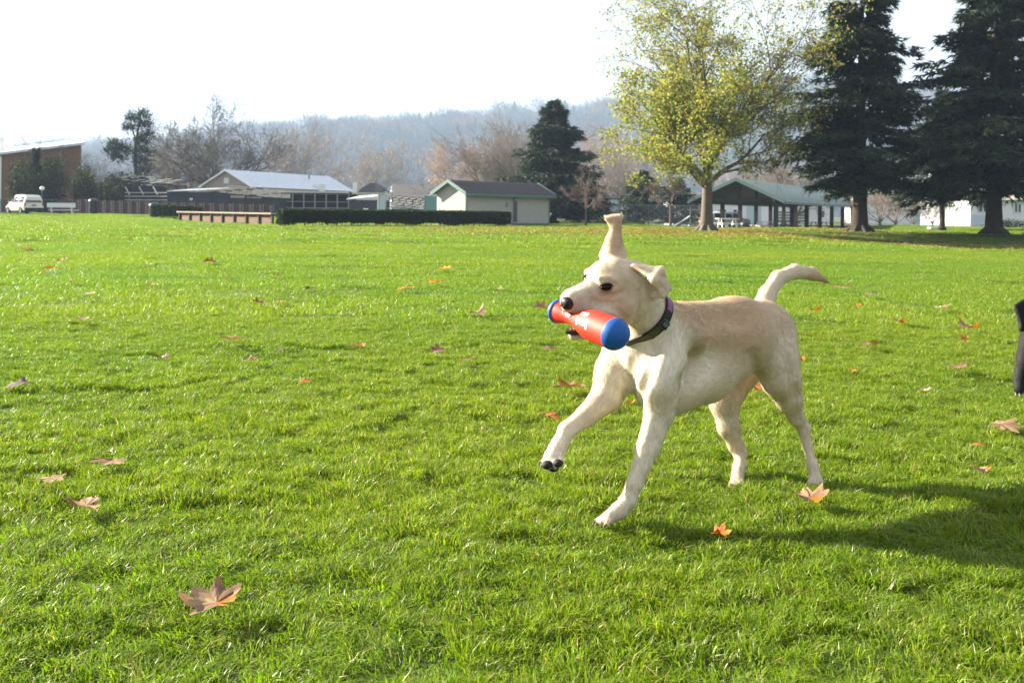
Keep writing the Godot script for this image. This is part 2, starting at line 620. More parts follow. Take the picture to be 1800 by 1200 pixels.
# a square of lawn: side s, count blades, blade height and width
func turf(s: float, count: int, h: float, w: float, sd: int, segs: int) -> ArrayMesh:
	var b := MB.new()
	b.flat = true
	b.colored = true
	var r := RandomNumberGenerator.new()
	r.seed = sd
	var f := FastNoiseLite.new()
	f.seed = sd
	f.frequency = 1.0
	f.fractal_octaves = 2
	for k in count:
		var p := Vector3(r.randf_range(-0.5, 0.5) * s, 0, r.randf_range(-0.5, 0.5) * s)
		var tuft := f.get_noise_2d(p.x * 9.0, p.z * 9.0)
		var bh := h * (1.0 + 0.75 * tuft) * r.randf_range(0.55, 1.2)
		if bh < h * 0.25:
			bh = h * 0.25
		var lean := Vector3(f.get_noise_2d(p.x * 5.0 + 40.0, p.z * 5.0), 0, f.get_noise_2d(p.x * 5.0, p.z * 5.0 + 40.0)) * 0.9
		lean += Vector3(r.randfn(), 0, r.randfn()) * 0.5
		var a := r.randf() * TAU
		var wd := Vector3(cos(a), 0, sin(a)) * w * r.randf_range(0.6, 1.25) * 0.5
		var m := p + Vector3(lean.x * 0.3, 0.55, lean.z * 0.3) * bh
		var t := p + Vector3(lean.x, 0.92 - 0.25 * lean.length_squared(), lean.z) * bh
		var q := r.randf()
		var base := Color(0.138, 0.230, 0.010).lerp(Color(0.216, 0.295, 0.015), r.randf())
		if q < 0.16:
			base = Color(0.105, 0.175, 0.030)
		elif q < 0.225:
			base = Color(0.34, 0.30, 0.11)
		b.col = base * (1.0 + 0.25 * r.randf_range(-1, 1))
		if segs == 2:
			b.leaf3(p - wd, p + wd, m + wd * 0.8)
			b.leaf3(p - wd, m + wd * 0.8, m - wd * 0.8)
			b.leaf3(m - wd * 0.8, m + wd * 0.8, t)
		else:
			b.leaf3(p - wd, p + wd, t)
	return b.mesh()

func lawn() -> void:
	var rings := [[1.35, 8.0, 0.3, 3800, 0.031, 0.0027, 2, 6], [8.0, 27.0, 0.9, 5200, 0.036, 0.0065, 1, 4], [27.0, 96.0, 2.6, 7500, 0.055, 0.020, 1, 4]]
	for q in rings.size():
		var g: Array = rings[q]
		var s: float = g[2]
		var lists := []
		var cols := []
		for k in g[7]:
			lists.append([])
			cols.append(PackedColorArray())
		var d: float = g[0]
		while d < g[1]:
			var half: float = d * 0.56 + 1.2
			var x := -half
			while x < half + s:
				var xx := x + rng.randf_range(-0.03, 0.03) * s
				var dd := d + rng.randf_range(-0.03, 0.03) * s
				if keep_grass(xx, dd):
					var k := rng.randi() % int(g[7])
					var tone := nz.get_noise_2d(xx * 1.3 + 9.0, dd * 1.3)
					var fine := nz.get_noise_2d(xx * 14.0, dd * 14.0)
					var e := gy(xx, dd)
					var gx := (gy(xx + 0.2, dd) - e) / 0.2
					var gd := (gy(xx, dd + 0.2) - e) / 0.2
					var up := Vector3(-gx, 1, gd).normalized()
					var bs := Basis(Quaternion(Vector3.UP, up)) * Basis(Vector3.UP, rng.randf() * TAU)
					bs = bs.scaled_local(Vector3(1.3, 1.0 + 0.45 * fine + 0.15 * tone, 1.3))
					lists[k].append(Transform3D(bs, Vector3(xx, e - 0.012, -dd)))
					cols[k].append(Color(1.0 + 0.30 * tone + 0.15 * fine, 1.0 + 0.10 * tone + 0.06 * fine, 1.0))
				x += s
			d += s
		for k in g[7]:
			var o := multi("lawn_grass", turf(s, g[3], g[4], g[5], 100 * q + k, g[6]), M.grass_blade, lists[k], cols[k])
			tag(o, ["wet green grass blades of the near lawn", "mown green grass of the middle lawn", "sunlit yellow-green grass of the far lawn"][q], "grass", "", "stuff")

func keep_grass(x: float, d: float) -> bool:
	var px := 900.0 + x / d * F
	if d > 92.0 and px < 300.0:
		return false
	if d > 77.0 and px > 985.0 and px < 1340.0 and d < 86.0:
		return false
	return true

# ---------------------------------------------------------------- trees
# a limb and everything that grows from it; ends of the finest twigs go to tips
func grow(b: MB, tips: Array, p: Vector3, dir: Vector3, ln: float, r: float, lv: int, c: Dictionary, rg: RandomNumberGenerator) -> void:
	var seg: int = [6, 5, 4, 3, 2, 2][mini(lv, 5)]
	var pts := PackedVector3Array([p])
	var rad := PackedFloat32Array([r])
	var q := p
	var dd := dir
	for k in seg:
		var wob: float = c.wobble
		dd = (dd + Vector3(rg.randfn(), rg.randfn(), rg.randfn()) * wob + Vector3(0, c.up[mini(lv, c.up.size() - 1)], 0) / seg).normalized()
		q += dd * ln / seg
		pts.append(q)
		rad.append(maxf(r * (1.0 - 0.72 * (k + 1) / seg), c.minr))
	b.tube(pts, rad, [9, 7, 5, 4, 3, 3][mini(lv, 5)])
	if lv >= c.levels:
		tips.append([q, dd, pts[pts.size() / 2]])
		return
	var n: int = c.kids[lv]
	for k in n:
		var t: float = lerpf(c.first[mini(lv, c.first.size() - 1)], 1.0, (k + rg.randf() * 0.8) / n)
		var f := t * seg
		var i := mini(int(f), seg - 1)
		var o := pts[i].lerp(pts[i + 1], f - i)
		var ax := (pts[i + 1] - pts[i]).normalized()
		var side := ax.cross(Vector3(rg.randfn(), rg.randfn(), rg.randfn())).normalized()
		var sp: float = c.spread[mini(lv, c.spread.size() - 1)] * rg.randf_range(0.7, 1.3)
		if k == n - 1:
			sp *= 0.4
		var nd := (ax * cos(sp) + side * sin(sp)).normalized()
		var r2: float = lerpf(rad[i], rad[i + 1], f - i) * rg.randf_range(0.5, 0.75)
		grow(b, tips, o, nd, ln * c.ratio[mini(lv, c.ratio.size() - 1)] * rg.randf_range(0.7, 1.25), maxf(r2, c.minr), lv + 1, c, rg)

func flared_trunk(b: MB, h: float, r: float, top: float, rg: RandomNumberGenerator, lean := Vector3.ZERO) -> void:
	var pts := PackedVector3Array()
	var rad := PackedFloat32Array()
	for k in 9:
		var t := pow(k / 8.0, 2.4)
		pts.append(Vector3(0, -0.15 + (h + 0.15) * t, 0) + lean * t * t)
		rad.append(lerpf(r, top, t) + r * 1.1 * exp(-t * h / 0.22))
	b.tube(pts, rad, 12)
	for k in 6:   # root buttresses
		var a := TAU * (k + rg.randf() * 0.6) / 6.0
		var o := Vector3(cos(a), 0, sin(a))
		b.tube(PackedVector3Array([o * r * 0.4 + Vector3(0, 0.5, 0), o * r * 1.2 + Vector3(0, 0.14, 0), o * r * 2.1 - Vector3(0, 0.08, 0)]), PackedFloat32Array([r * 0.35, r * 0.4, r * 0.15]), 6)

func tree_group(name_: String, label: String, pos: Vector3, group := "") -> Node3D:
	return thing(name_, label, "tree", pos, 0.0, group)

func maple() -> void:
	var rg := RandomNumberGenerator.new()
	rg.seed = 42
	var root := tree_group("maple_tree", "large maple with thinning yellow-green leaves and grey trunk beside the pavilion", on(1243, 50))
	var tb := MB.new()
	flared_trunk(tb, 3.7, 0.34, 0.17, rg)
	piece("trunk", tb, M.bark, root)
	var b := MB.new()
	var tips := []
	var c := {"levels": 4, "kids": [7, 5, 5, 4], "first": [0.22, 0.25, 0.2, 0.2], "spread": [0.62, 0.7, 0.8, 0.8], "ratio": [0.55, 0.55, 0.5, 0.5], "up": [0.10, 0.08, 0.02, -0.05], "wobble": 0.10, "minr": 0.008}
	var limbs := [[-1.0, 0.72, 0.1, 4.3, 2.5], [-0.55, 1.0, -0.35, 5.8, 2.9], [-0.22, 1.0, 0.25, 6.6, 3.3], [0.06, 1.0, -0.1, 6.6, 3.5], [0.36, 1.0, 0.2, 6.6, 3.1], [0.62, 1.0, -0.2, 6.0, 2.8], [1.0, 0.75, 0.2, 4.0, 2.4], [0.05, 0.8, 0.7, 4.8, 2.9], [-0.15, 0.8, -0.7, 4.8, 2.9], [-0.9, 0.4, 0.5, 3.8, 2.2]]
	for l in limbs:
		grow(b, tips, Vector3(0, l[4], 0), Vector3(l[0], l[1] * 1.15, l[2]).normalized(), l[3], 0.14, 0, c, rg)
	piece("limbs", b, M.bark, root)
	var lf := MB.new()
	lf.flat = true
	lf.colored = true
	for t in tips:
		var q: Vector3 = t[0]
		var dens := 0.20 if q.y > 8.0 else (0.46 if q.x < 0.6 else 0.24)
		if q.x > 0.3 and q.y < 3.6 and not (q.x < 2.6 and q.y > 2.2 and q.z > 0.0):
			continue
		if q.y < 2.3 or q.x < -5.6:
			continue
		for k in 17:
			if rg.randf() > dens:
				continue
			var p: Vector3 = q.lerp(t[2], rg.randf()) + Vector3(rg.randfn(), rg.randfn(), rg.randfn()) * 0.16
			var e := rg.randf()
			lf.col = Color(0.30, 0.31, 0.085).lerp(Color(0.42, 0.385, 0.11), rg.randf())
			if e < 0.22:
				lf.col = Color(0.16, 0.25, 0.035)
			elif e < 0.30:
				lf.col = Color(0.45, 0.27, 0.04)
			lf.col = lf.col * rg.randf_range(0.75, 1.15)
			leafcard(lf, p, rg.randf_range(0.09, 0.155), rg)
	piece("crown", lf, M.maple_leaf, root)

# one broad leaf: a folded kite of four triangles
func leafcard(b: MB, p: Vector3, s: float, rg: RandomNumberGenerator) -> void:
	var t := Vector3(rg.randfn(), rg.randfn() - 0.5, rg.randfn()).normalized()
	var w := t.cross(Vector3(rg.randfn(), rg.randfn(), rg.randfn())).normalized()
	var nn := t.cross(w) * s * 0.18
	b.leaf3(p, p + t * s * 0.55 + w * s * 0.5 + nn, p + t * s)
	b.leaf3(p, p + t * s, p + t * s * 0.55 - w * s * 0.5 + nn)

# conifer crown: whorls of drooping boughs hung with needle sprays
func conifer_mesh(h: float, rad: float, clear: float, sd: int, boughs: int, sprays: int, droop: float) -> ArrayMesh:
	var rg := RandomNumberGenerator.new()
	rg.seed = sd
	var b := MB.new()
	b.flat = true
	b.colored = true
	for k in boughs:
		var t := (k + rg.randf()) / boughs
		t = pow(t, 1.15)
		var y := clear + (h - clear) * t
		var lump := 1.0 + 0.28 * sin(t * 31.0 + sd) + rg.randf_range(-0.3, 0.22)
		var ln := maxf(rad * pow(1.0 - t, 0.8) * lump * (0.72 + 0.28 * sm(0.0, 0.16, t)), 0.25)
		var a := rg.randf() * TAU
		var o := Vector3(cos(a), 0, sin(a))
		var sd2 := Vector3(-sin(a), 0, cos(a))
		var rise := rg.randf_range(-0.05, 0.28) + 0.25 * t
		var tone := rg.randf_range(0.65, 1.35)
		for j in sprays:
			var u := pow((j + rg.randf()) / sprays, 0.7)
			if u < 0.12:
				continue
			var p := Vector3(0, y, 0) + o * ln * u + Vector3(0, (rise * u - droop * u * u * 0.9) * ln, 0)
			p += sd2 * rg.randfn() * ln * 0.16 * u + Vector3(0, rg.randfn() * 0.06, 0)
			var sz := rg.randf_range(0.30, 0.62) * (0.55 + 0.45 * rad / 4.0)
			b.col = Color(0.013, 0.028, 0.017).lerp(Color(0.030, 0.048, 0.022), rg.randf()) * tone
			for f in 4:
				var g := (o * rg.randf_range(0.2, 1.0) + sd2 * rg.randfn() * 0.75 + Vector3(0, rg.randf_range(-0.95, 0.25) , 0)).normalized() * sz * rg.randf_range(0.6, 1.1)
				var w := g.cross(Vector3(rg.randfn(), rg.randfn(), rg.randfn())).normalized() * sz * 0.085
				b.leaf3(p - w, p + w, p + g)
	return b.mesh()

func conifer(label: String, pos: Vector3, h: float, rad: float, clear: float, sd: int, boughs: int, sprays: int, tr: float, droop := 0.28, called := "conifer_tree") -> Node3D:
	var root := tree_group(called, label, pos)
	var rg := RandomNumberGenerator.new()
	rg.seed = sd
	var tb := MB.new()
	flared_trunk(tb, h * 0.97, tr, 0.03, rg)
	for k in 46:   # bare inner boughs
		var t := rg.randf_range(0.0, 0.85)
		var y := clear * 0.85 + (h - clear) * t
		var a := rg.randf() * TAU
		var o := Vector3(cos(a), 0.1, sin(a))
		tb.bar(Vector3(0, y, 0), Vector3(0, y, 0) + o * rad * (1.0 - t) * 0.75, tr * 0.13, 0.01, 4, false)
	piece("trunk", tb, M.dark_bark, root)
	put("crown", conifer_mesh(h, rad, clear, sd, boughs, sprays, droop), M.needles, root)
	return root

func bare_tree(called: String, label: String, pos: Vector3, h: float, w: float, sd: int, tint: Color, cfg := {}, leaves := 0, leafcol := Color.WHITE) -> Node3D:
	var rg := RandomNumberGenerator.new()
	rg.seed = sd
	var root := tree_group(called, label, pos)
	var fork: float = cfg.get("fork", 0.22) * h
	var r: float = h * cfg.get("girth", 0.028)
	var tb := MB.new()
	tb.colored = true
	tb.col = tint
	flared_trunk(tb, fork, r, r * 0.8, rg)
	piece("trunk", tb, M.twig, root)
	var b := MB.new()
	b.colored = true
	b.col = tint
	var tips := []
	var c := {"levels": cfg.get("levels", 4), "kids": cfg.get("kids", [6, 5, 5, 4]), "first": [0.25, 0.2, 0.15], "spread": cfg.get("spread", [0.55, 0.65, 0.7]), "ratio": cfg.get("ratio", [0.55, 0.52, 0.5]), "up": cfg.get("up", [0.12, 0.1, 0.1]), "wobble": 0.13, "minr": cfg.get("minr", h * 0.0011)}
	var n: int = cfg.get("limbs", 6)
	for k in n:
		var a := TAU * (k + rg.randf() * 0.7) / n
		var lean := w / h * rg.randf_range(0.35, 1.25)
		grow(b, tips, Vector3(0, fork * rg.randf_range(0.75, 1.0), 0), Vector3(cos(a) * lean, 1.0 - 0.25 * lean, sin(a) * lean).normalized(), (h - fork) * rg.randf_range(0.56, 0.72), r * 0.55, 0, c, rg)
	piece("branches", b, M.twig, root)
	if leaves > 0:
		var lf := MB.new()
		lf.flat = true
		lf.colored = true
		for k in leaves:
			var t: Array = tips[rg.randi() % tips.size()]
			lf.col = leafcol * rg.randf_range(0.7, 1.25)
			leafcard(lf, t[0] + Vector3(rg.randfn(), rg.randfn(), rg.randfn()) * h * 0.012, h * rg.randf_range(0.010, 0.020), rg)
		piece("crown", lf, M.maple_leaf, root)
	return root

# a bush: leaf sprays through a lumpy volume, and stems
func bush(called: String, label: String, pos: Vector3, size: Vector3, n: int, c0: Color, c1: Color, sd: int, leaf := 0.16, group := "") -> Node3D:
	var rg := RandomNumberGenerator.new()
	rg.seed = sd
	var root := thing(called, label, "bush", pos, 0.0, group)
	var st := MB.new()
	for k in 7:
		var a := rg.randf() * TAU
		st.bar(Vector3(0, -0.05, 0), Vector3(cos(a) * size.x * 0.3, size.y * rg.randf_range(0.5, 0.85), sin(a) * size.z * 0.3), 0.05, 0.015, 5, false)
	piece("stems", st, M.dark_bark, root)
	var b := MB.new()
	b.flat = true
	b.colored = true
	for k in n:
		var d := Vector3(rg.randfn(), rg.randfn(), rg.randfn()).normalized()
		var f := pow(rg.randf(), 0.33) * (1.0 + 0.35 * nz.get_noise_3d(d.x * 22.0 + sd * 3.0, d.y * 22.0, d.z * 22.0))
		var y := 0.5 + 0.5 * d.y * f
		var p := Vector3(d.x * f * size.x * 0.5, y * size.y, d.z * f * size.z * 0.5)
		b.col = c0.lerp(c1, rg.randf()) * rg.randf_range(0.7, 1.2)
		leafcard(b, p, leaf * rg.randf_range(0.7, 1.3), rg)
	piece("foliage", b, M.hedge_leaf, root)
	return root

# clipped hedge between two points, leaves over and through a box
func hedge(label: String, a: Vector3, e: Vector3, h: float, w: float, n: int, sd: int) -> void:
	var rg := RandomNumberGenerator.new()
	rg.seed = sd
	var along := e - a
	along.y = 0.0
	var side := along.cross(Vector3.UP).normalized()
	var root := thing("hedge", label, "hedge", a)
	var st := MB.new()
	var len_ := along.length()
	for k in int(len_ / 0.35):
		var p := along * ((k + rg.randf()) * 0.35 / len_) + side * rg.randf_range(-0.3, 0.3) * w
		p.y = lerpf(0.0, e.y - a.y, p.length() / len_) - 0.05
		st.bar(p, p + Vector3(rg.randfn() * 0.12, h * 0.8, rg.randfn() * 0.12), 0.025, 0.01, 4, false)
	for k in int(len_ / 0.18):   # solid dark blocks added inside the hedge to stop light passing through
		var p := along * ((k + rg.randf()) * 0.18 / len_) + side * rg.randf_range(-0.25, 0.25) * w
		p.y = lerpf(0.0, e.y - a.y, p.length() / len_) + h * rg.randf_range(0.3, 0.75)
		st.box(p, Vector3(rg.randf_range(0.2, 0.5), h * 0.36, w * 0.5))
	piece("stems", st, M.dark_bark, root)  # stems together with the added light-stopping blocks
	var b := MB.new()
	b.flat = true
	b.colored = true
	for k in n:
		var t := rg.randf()
		var s := rg.randf_range(-0.5, 0.5)
		var y := rg.randf_range(0.12, 1.0)
		var f := rg.randi() % 5
		if f == 0:
			y = 1.0 - absf(rg.randfn()) * 0.03
		elif f == 1:
			s = -0.5 + absf(rg.randfn()) * 0.03
		elif f == 2:
			s = 0.5 - absf(rg.randfn()) * 0.03
		elif f == 3 and rg.randf() < 0.1:
			t = (0.0 if rg.randf() < 0.5 else 1.0)
		var gap := nz.get_noise_2d(t * len_ * 5.0, 3.0 + s)
		if y < 0.24 + 0.22 * gap:
			continue
		var p := along * t + side * s * w + Vector3(0, lerpf(0.0, e.y - a.y, t) + y * h, 0)
		p += Vector3(rg.randfn(), rg.randfn(), rg.randfn()) * 0.02
		b.col = Color(0.018, 0.034, 0.012).lerp(Color(0.050, 0.080, 0.022), rg.randf() * rg.randf())
		leafcard(b, p, rg.randf_range(0.05, 0.10), rg)
	piece("foliage", b, M.hedge_leaf, root)

func trees() -> void:
	maple()
	conifer("tall dark conifer with thick trunk just right of the maple", on(1512, 51), 14.6, 3.9, 2.3, 3, 330, 60, 0.40)
	conifer("tall dark conifer with thick trunk cut by the right edge", on(1748, 50), 15.8, 4.6, 2.2, 8, 380, 62, 0.42)
	conifer("smaller dark conifer with slim trunk between the two tall ones", on(1657, 74), 10.5, 4.4, 2.6, 21, 210, 50, 0.22)
	conifer("broad dark spruce standing behind the small white shed", on(972, 86), 10.5, 4.7, 0.6, 5, 360, 60, 0.32, 0.2)
	conifer("low dark conifer left behind the slim bare sapling", on(1035, 92), 4.4, 2.4, 0.4, 31, 110, 40, 0.12, 0.15)
	conifer("low dark conifer below the maple's left boughs", on(1130, 96), 5.2, 3.2, 0.5, 33, 130, 40, 0.14, 0.15)
	conifer("low dark conifer close behind the maple's trunk", on(1190, 98), 4.8, 2.7, 0.5, 35, 110, 40, 0.14, 0.15)
	conifer("tall conifer beyond the left edge whose shadow crosses the far lawn", Vector3(-61, 0, -94), 13.0, 3.4, 1.6, 41, 160, 40, 0.3)
	conifer("second conifer beyond the left edge shading the far lawn", Vector3(-63, 0, -83), 12.0, 3.2, 1.6, 43, 150, 40, 0.3)
	# odd tufted pine at left
	tufted_pine()
	bare_tree("bare_tree", "large round-headed bare grey tree behind the pale-roofed hall", on(378, 142), 15.4, 15.0, 51, Color(0.115, 0.10, 0.092), {"fork": 0.2, "limbs": 8, "levels": 5, "kids": [6, 5, 4, 4, 3], "girth": 0.030, "up": [-0.12, 0.06, 0.06], "minr": 0.017, "spread": [0.75, 0.75, 0.7], "ratio": [0.58, 0.55, 0.55]})
	bare_tree("bare_tree", "bare tree with a few yellow leaves left of the large round one", on(322, 150), 12.5, 9.0, 52, Color(0.14, 0.12, 0.105), {"limbs": 6}, 500, Color(0.42, 0.36, 0.10))
	bare_tree("bare_tree", "bare dark tree rising above the brown building", on(78, 112), 8.4, 5.5, 53, Color(0.075, 0.062, 0.052), {"fork": 0.4})
	bare_tree("bare_tree", "low bare spreading tree beside the tufted pine", on(165, 132), 7.0, 8.0, 54, Color(0.15, 0.13, 0.12), {"fork": 0.15})
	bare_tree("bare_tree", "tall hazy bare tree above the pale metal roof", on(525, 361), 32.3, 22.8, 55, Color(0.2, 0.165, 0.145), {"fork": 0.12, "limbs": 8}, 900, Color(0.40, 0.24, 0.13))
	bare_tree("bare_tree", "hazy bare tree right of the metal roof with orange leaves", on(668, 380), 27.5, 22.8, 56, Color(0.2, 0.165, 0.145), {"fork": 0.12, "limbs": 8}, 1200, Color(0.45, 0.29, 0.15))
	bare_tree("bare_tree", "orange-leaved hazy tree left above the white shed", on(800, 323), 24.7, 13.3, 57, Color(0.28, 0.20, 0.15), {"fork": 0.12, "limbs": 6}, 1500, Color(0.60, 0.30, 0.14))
	bare_tree("bare_tree", "tall bare upright tree left of the spruce", on(868, 120), 12.6, 9.0, 58, Color(0.17, 0.145, 0.125), {"fork": 0.08, "limbs": 10, "levels": 4, "kids": [7, 5, 5, 4]})
	bare_tree("bare_tree", "bare upright tree touching the spruce's left side", on(915, 116), 10.5, 6.0, 59, Color(0.19, 0.165, 0.145), {"fork": 0.08, "limbs": 9})
	bare_tree("bare_tree", "slim bare reddish sapling with pale trunk behind the dog's raised ear", on(1030, 72), 4.1, 3.4, 60, Color(0.15, 0.11, 0.095), {"fork": 0.34, "girth": 0.018, "limbs": 5})
	bare_tree("bare_tree", "slim young tree with bare trunk left of the maple", on(1179, 73), 4.3, 3.0, 61, Color(0.12, 0.095, 0.08), {"fork": 0.42, "girth": 0.02, "limbs": 5}, 160, Color(0.30, 0.30, 0.06))
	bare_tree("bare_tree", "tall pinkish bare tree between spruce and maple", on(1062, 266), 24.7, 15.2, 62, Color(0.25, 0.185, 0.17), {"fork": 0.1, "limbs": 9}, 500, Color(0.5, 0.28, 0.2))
	bare_tree("bare_tree", "tall grey bare tree seen through the maple's left side", on(1105, 128), 10.0, 6.0, 63, Color(0.22, 0.19, 0.175), {"fork": 0.1, "limbs": 10})
	bare_tree("bare_tree", "grey bare tree behind the pavilion's green roof", on(1400, 125), 8.6, 8.0, 64, Color(0.17, 0.145, 0.12), {"fork": 0.1, "limbs": 9})
	bare_tree("bare_tree", "bare tree between the maple and the tall conifer", on(1330, 140), 9.5, 8.0, 65, Color(0.19, 0.165, 0.14), {"fork": 0.1, "limbs": 9})
	for k in 4:
		var px: float = [1548, 1575, 1606, 1640][k]
		bare_tree("bare_shrub", ["leftmost bare brown shrub between the right conifers", "bare multi-stemmed shrub right of the pavilion's end", "bare spreading shrub left of the slim conifer trunk", "bare pale shrub behind the slim conifer trunk"][k], on(px, 96 + 3 * k), [5.6, 5.0, 4.4, 4.0][k], 4.6, 70 + k, Color(0.20, 0.165, 0.14), {"fork": 0.05, "limbs": 9, "girth": 0.016, "kids": [6, 5, 4, 3], "up": [0.25, 0.2, 0.1]})
	# planting before the brown building
	var dk := Color(0.022, 0.034, 0.014)
	var md := Color(0.055, 0.068, 0.028)
	bush("evergreen_bush", "broad dark evergreen bush behind the parked white van", on(38, 100), Vector3(3.0, 5.6, 3.0), 3000, dk, md, 81)
	conifer("narrow dark evergreen before the brown building", on(62, 102), 6.6, 1.2, 0.3, 82, 110, 34, 0.1, 0.1)
	bush("evergreen_bush", "tall dark evergreen bush behind the white bench", on(90, 101), Vector3(2.6, 5.8, 2.6), 3000, dk, md, 83)
	bush("evergreen_bush", "olive evergreen bush left of the dark litter bin", on(146, 99), Vector3(2.4, 4.8, 2.6), 2600, dk, Color(0.075, 0.08, 0.03), 84)
	bush("evergreen_bush", "low brownish bush right of the dark litter bin", on(182, 100), Vector3(3.4, 3.3, 2.6), 2400, Color(0.05, 0.045, 0.025), Color(0.095, 0.08, 0.045), 85)
	bare_tree("bare_shrub", "bare olive shrub against the brown wall", on(118, 104), 6.4, 4.4, 86, Color(0.075, 0.07, 0.045), {"fork": 0.06, "limbs": 9, "girth": 0.016})
	bush("evergreen_bush", "dark round evergreen below the tufted pine", on(212, 128), Vector3(5.2, 5.2, 4.0), 3000, Color(0.02, 0.032, 0.024), Color(0.04, 0.055, 0.036), 87, 0.26)
	bush("evergreen_bush", "dark evergreen at the foot of the large bare tree", on(412, 138), Vector3(5.0, 5.6, 4.0), 3000, Color(0.04, 0.05, 0.035), Color(0.06, 0.07, 0.045), 88, 0.26)
	bush("evergreen_bush", "low dark shrub before the right white house", on(1778, 84), Vector3(2.8, 0.8, 1.2), 900, dk, md, 89, 0.1)
	hedge("long low clipped dark hedge before the white shed", on(492, 55) , on(890, 62.5), 0.92, 1.15, 60000, 5)
	hedge("short clipped green hedge left of the timber wall", on(277, 76) , on(345, 74), 1.0, 1.3, 12000, 6)

func tufted_pine() -> void:
	var root := tree_group("pine_tree", "ragged dark pine with bare trunk and separate needle tufts", on(237, 130))
	var rg := RandomNumberGenerator.new()
	rg.seed = 77
	var tb := MB.new()
	tb.tube(PackedVector3Array([Vector3(0.2, -0.2, 0), Vector3(0, 5, 0), Vector3(0.0, 9, 0.1), Vector3(0.7, 13.2, 0)]), PackedFloat32Array([0.34, 0.24, 0.18, 0.05]), 8)
	tb.tube(PackedVector3Array([Vector3(0, 7.6, 0), Vector3(-1.2, 8.6, 0.1), Vector3(-2.6, 8.6, 0.2)]), PackedFloat32Array([0.12, 0.09, 0.05]), 6)
	tb.tube(PackedVector3Array([Vector3(0.1, 8.8, 0), Vector3(-0.4, 11, 0.2), Vector3(-0.6, 12.6, 0.2)]), PackedFloat32Array([0.1, 0.08, 0.03]), 6)
	piece("trunk", tb, M.dark_bark, root)
	var b := MB.new()
	b.flat = true
	b.colored = true
	# tuft centres (across, up, deep) and sizes
	var tufts := [[0.9, 12.7, 0, 0.9, 0.9], [-0.5, 12.2, 0.2, 0.8, 0.8], [1.2, 11.4, 0.3, 1.0, 0.7], [-0.9, 11.0, 0, 0.8, 0.5], [1.6, 10.2, 0, 0.7, 0.5], [0.9, 9.3, 0.2, 1.0, 0.9], [1.0, 8.0, -0.2, 1.0, 0.8], [0.8, 6.7, 0.1, 1.0, 0.8], [1.0, 5.4, 0, 1.0, 0.8], [0.9, 4.2, 0.1, 0.9, 0.7], [-2.7, 8.9, 0.2, 0.9, 0.6], [-1.9, 8.2, 0, 1.3, 0.9], [-3.3, 8.0, 0.1, 0.8, 0.6], [-2.4, 7.2, 0, 0.9, 0.6]]
	for t in tufts:
		for k in int(480 * t[3] * t[4]) + 130:
			var d := Vector3(rg.randfn(), rg.randfn(), rg.randfn()) * 0.5
			var p := Vector3(t[0] + d.x * t[3], t[1] + d.y * t[4], t[2] + d.z * t[3])
			var g := (d + Vector3(0, 0.5, 0)).normalized() * rg.randf_range(0.25, 0.5)
			var w := g.cross(Vector3(rg.randfn(), rg.randfn(), rg.randfn())).normalized() * 0.06
			b.col = Color(0.020, 0.036, 0.026).lerp(Color(0.042, 0.062, 0.036), rg.randf())
			b.leaf3(p - w, p + w, p + g)
	piece("crown", b, M.needles, root)

# ---------------------------------------------------------------- buildings
# Building frame: o is a ground corner, u runs along the first wall, w along the second; points are (u, height, w).
class Frame:
	var o: Vector3
	var u: Vector3
	var w: Vector3
	func p(a: float, y: float, c: float) -> Vector3:
		return o + u * a + w * c + Vector3(0, y, 0)

func frame(o: Vector3, toward: Vector3) -> Frame:
	var f := Frame.new()
	f.o = Vector3.ZERO
	var d := toward - o
	d.y = 0
	f.u = d.normalized()
	f.w = Vector3.UP.cross(f.u).normalized()   # points away from the camera when u runs to the right
	if f.w.z > 0.0:
		f.w = -f.w
	return f

func fbox(called: String, m: Material, parent: Node, f: Frame, a0: float, a1: float, y0: float, y1: float, c0: float, c1: float) -> MeshInstance3D:
	var b := MB.new()
	fb(b, f, a0, a1, y0, y1, c0, c1)
	return piece(called, b, m, parent)

func fb(b: MB, f: Frame, a0: float, a1: float, y0: float, y1: float, c0: float, c1: float) -> void:
	b.hexa([f.p(a0, y0, c0), f.p(a1, y0, c0), f.p(a1, y0, c1), f.p(a0, y0, c1), f.p(a0, y1, c0), f.p(a1, y1, c0), f.p(a1, y1, c1), f.p(a0, y1, c1)])

# gable wall prism: ridge runs along u; walls up to the eaves at height e and to the ridge at height r
func gable_walls(f: Frame, la: float, lw: float, e: float, r: float) -> MB:
	var b := MB.new()
	var ins := f.p(la / 2, e / 2, lw / 2)
	b.quad_out(f.p(0, -0.5, 0), f.p(la, -0.5, 0), f.p(la, e, 0), f.p(0, e, 0), ins)
	b.quad_out(f.p(0, -0.5, lw), f.p(la, -0.5, lw), f.p(la, e, lw), f.p(0, e, lw), ins)
	for a in [0.0, la]:
		b.quad_out(f.p(a, -0.5, 0), f.p(a, -0.5, lw), f.p(a, e, lw), f.p(a, e, 0), ins)
		b.tri_out(f.p(a, e, 0), f.p(a, e, lw), f.p(a, r, lw / 2), ins)
	return b

# one sloping slab from the eave line to the ridge line
func slab(b: MB, p0: Vector3, p1: Vector3, p2: Vector3, p3: Vector3, t: float) -> void:
	var n := (p1 - p0).cross(p3 - p0).normalized()
	if n.y < 0:
		n = -n
	b.hexa([p0, p1, p2, p3, p0 + n * t, p1 + n * t, p2 + n * t, p3 + n * t])

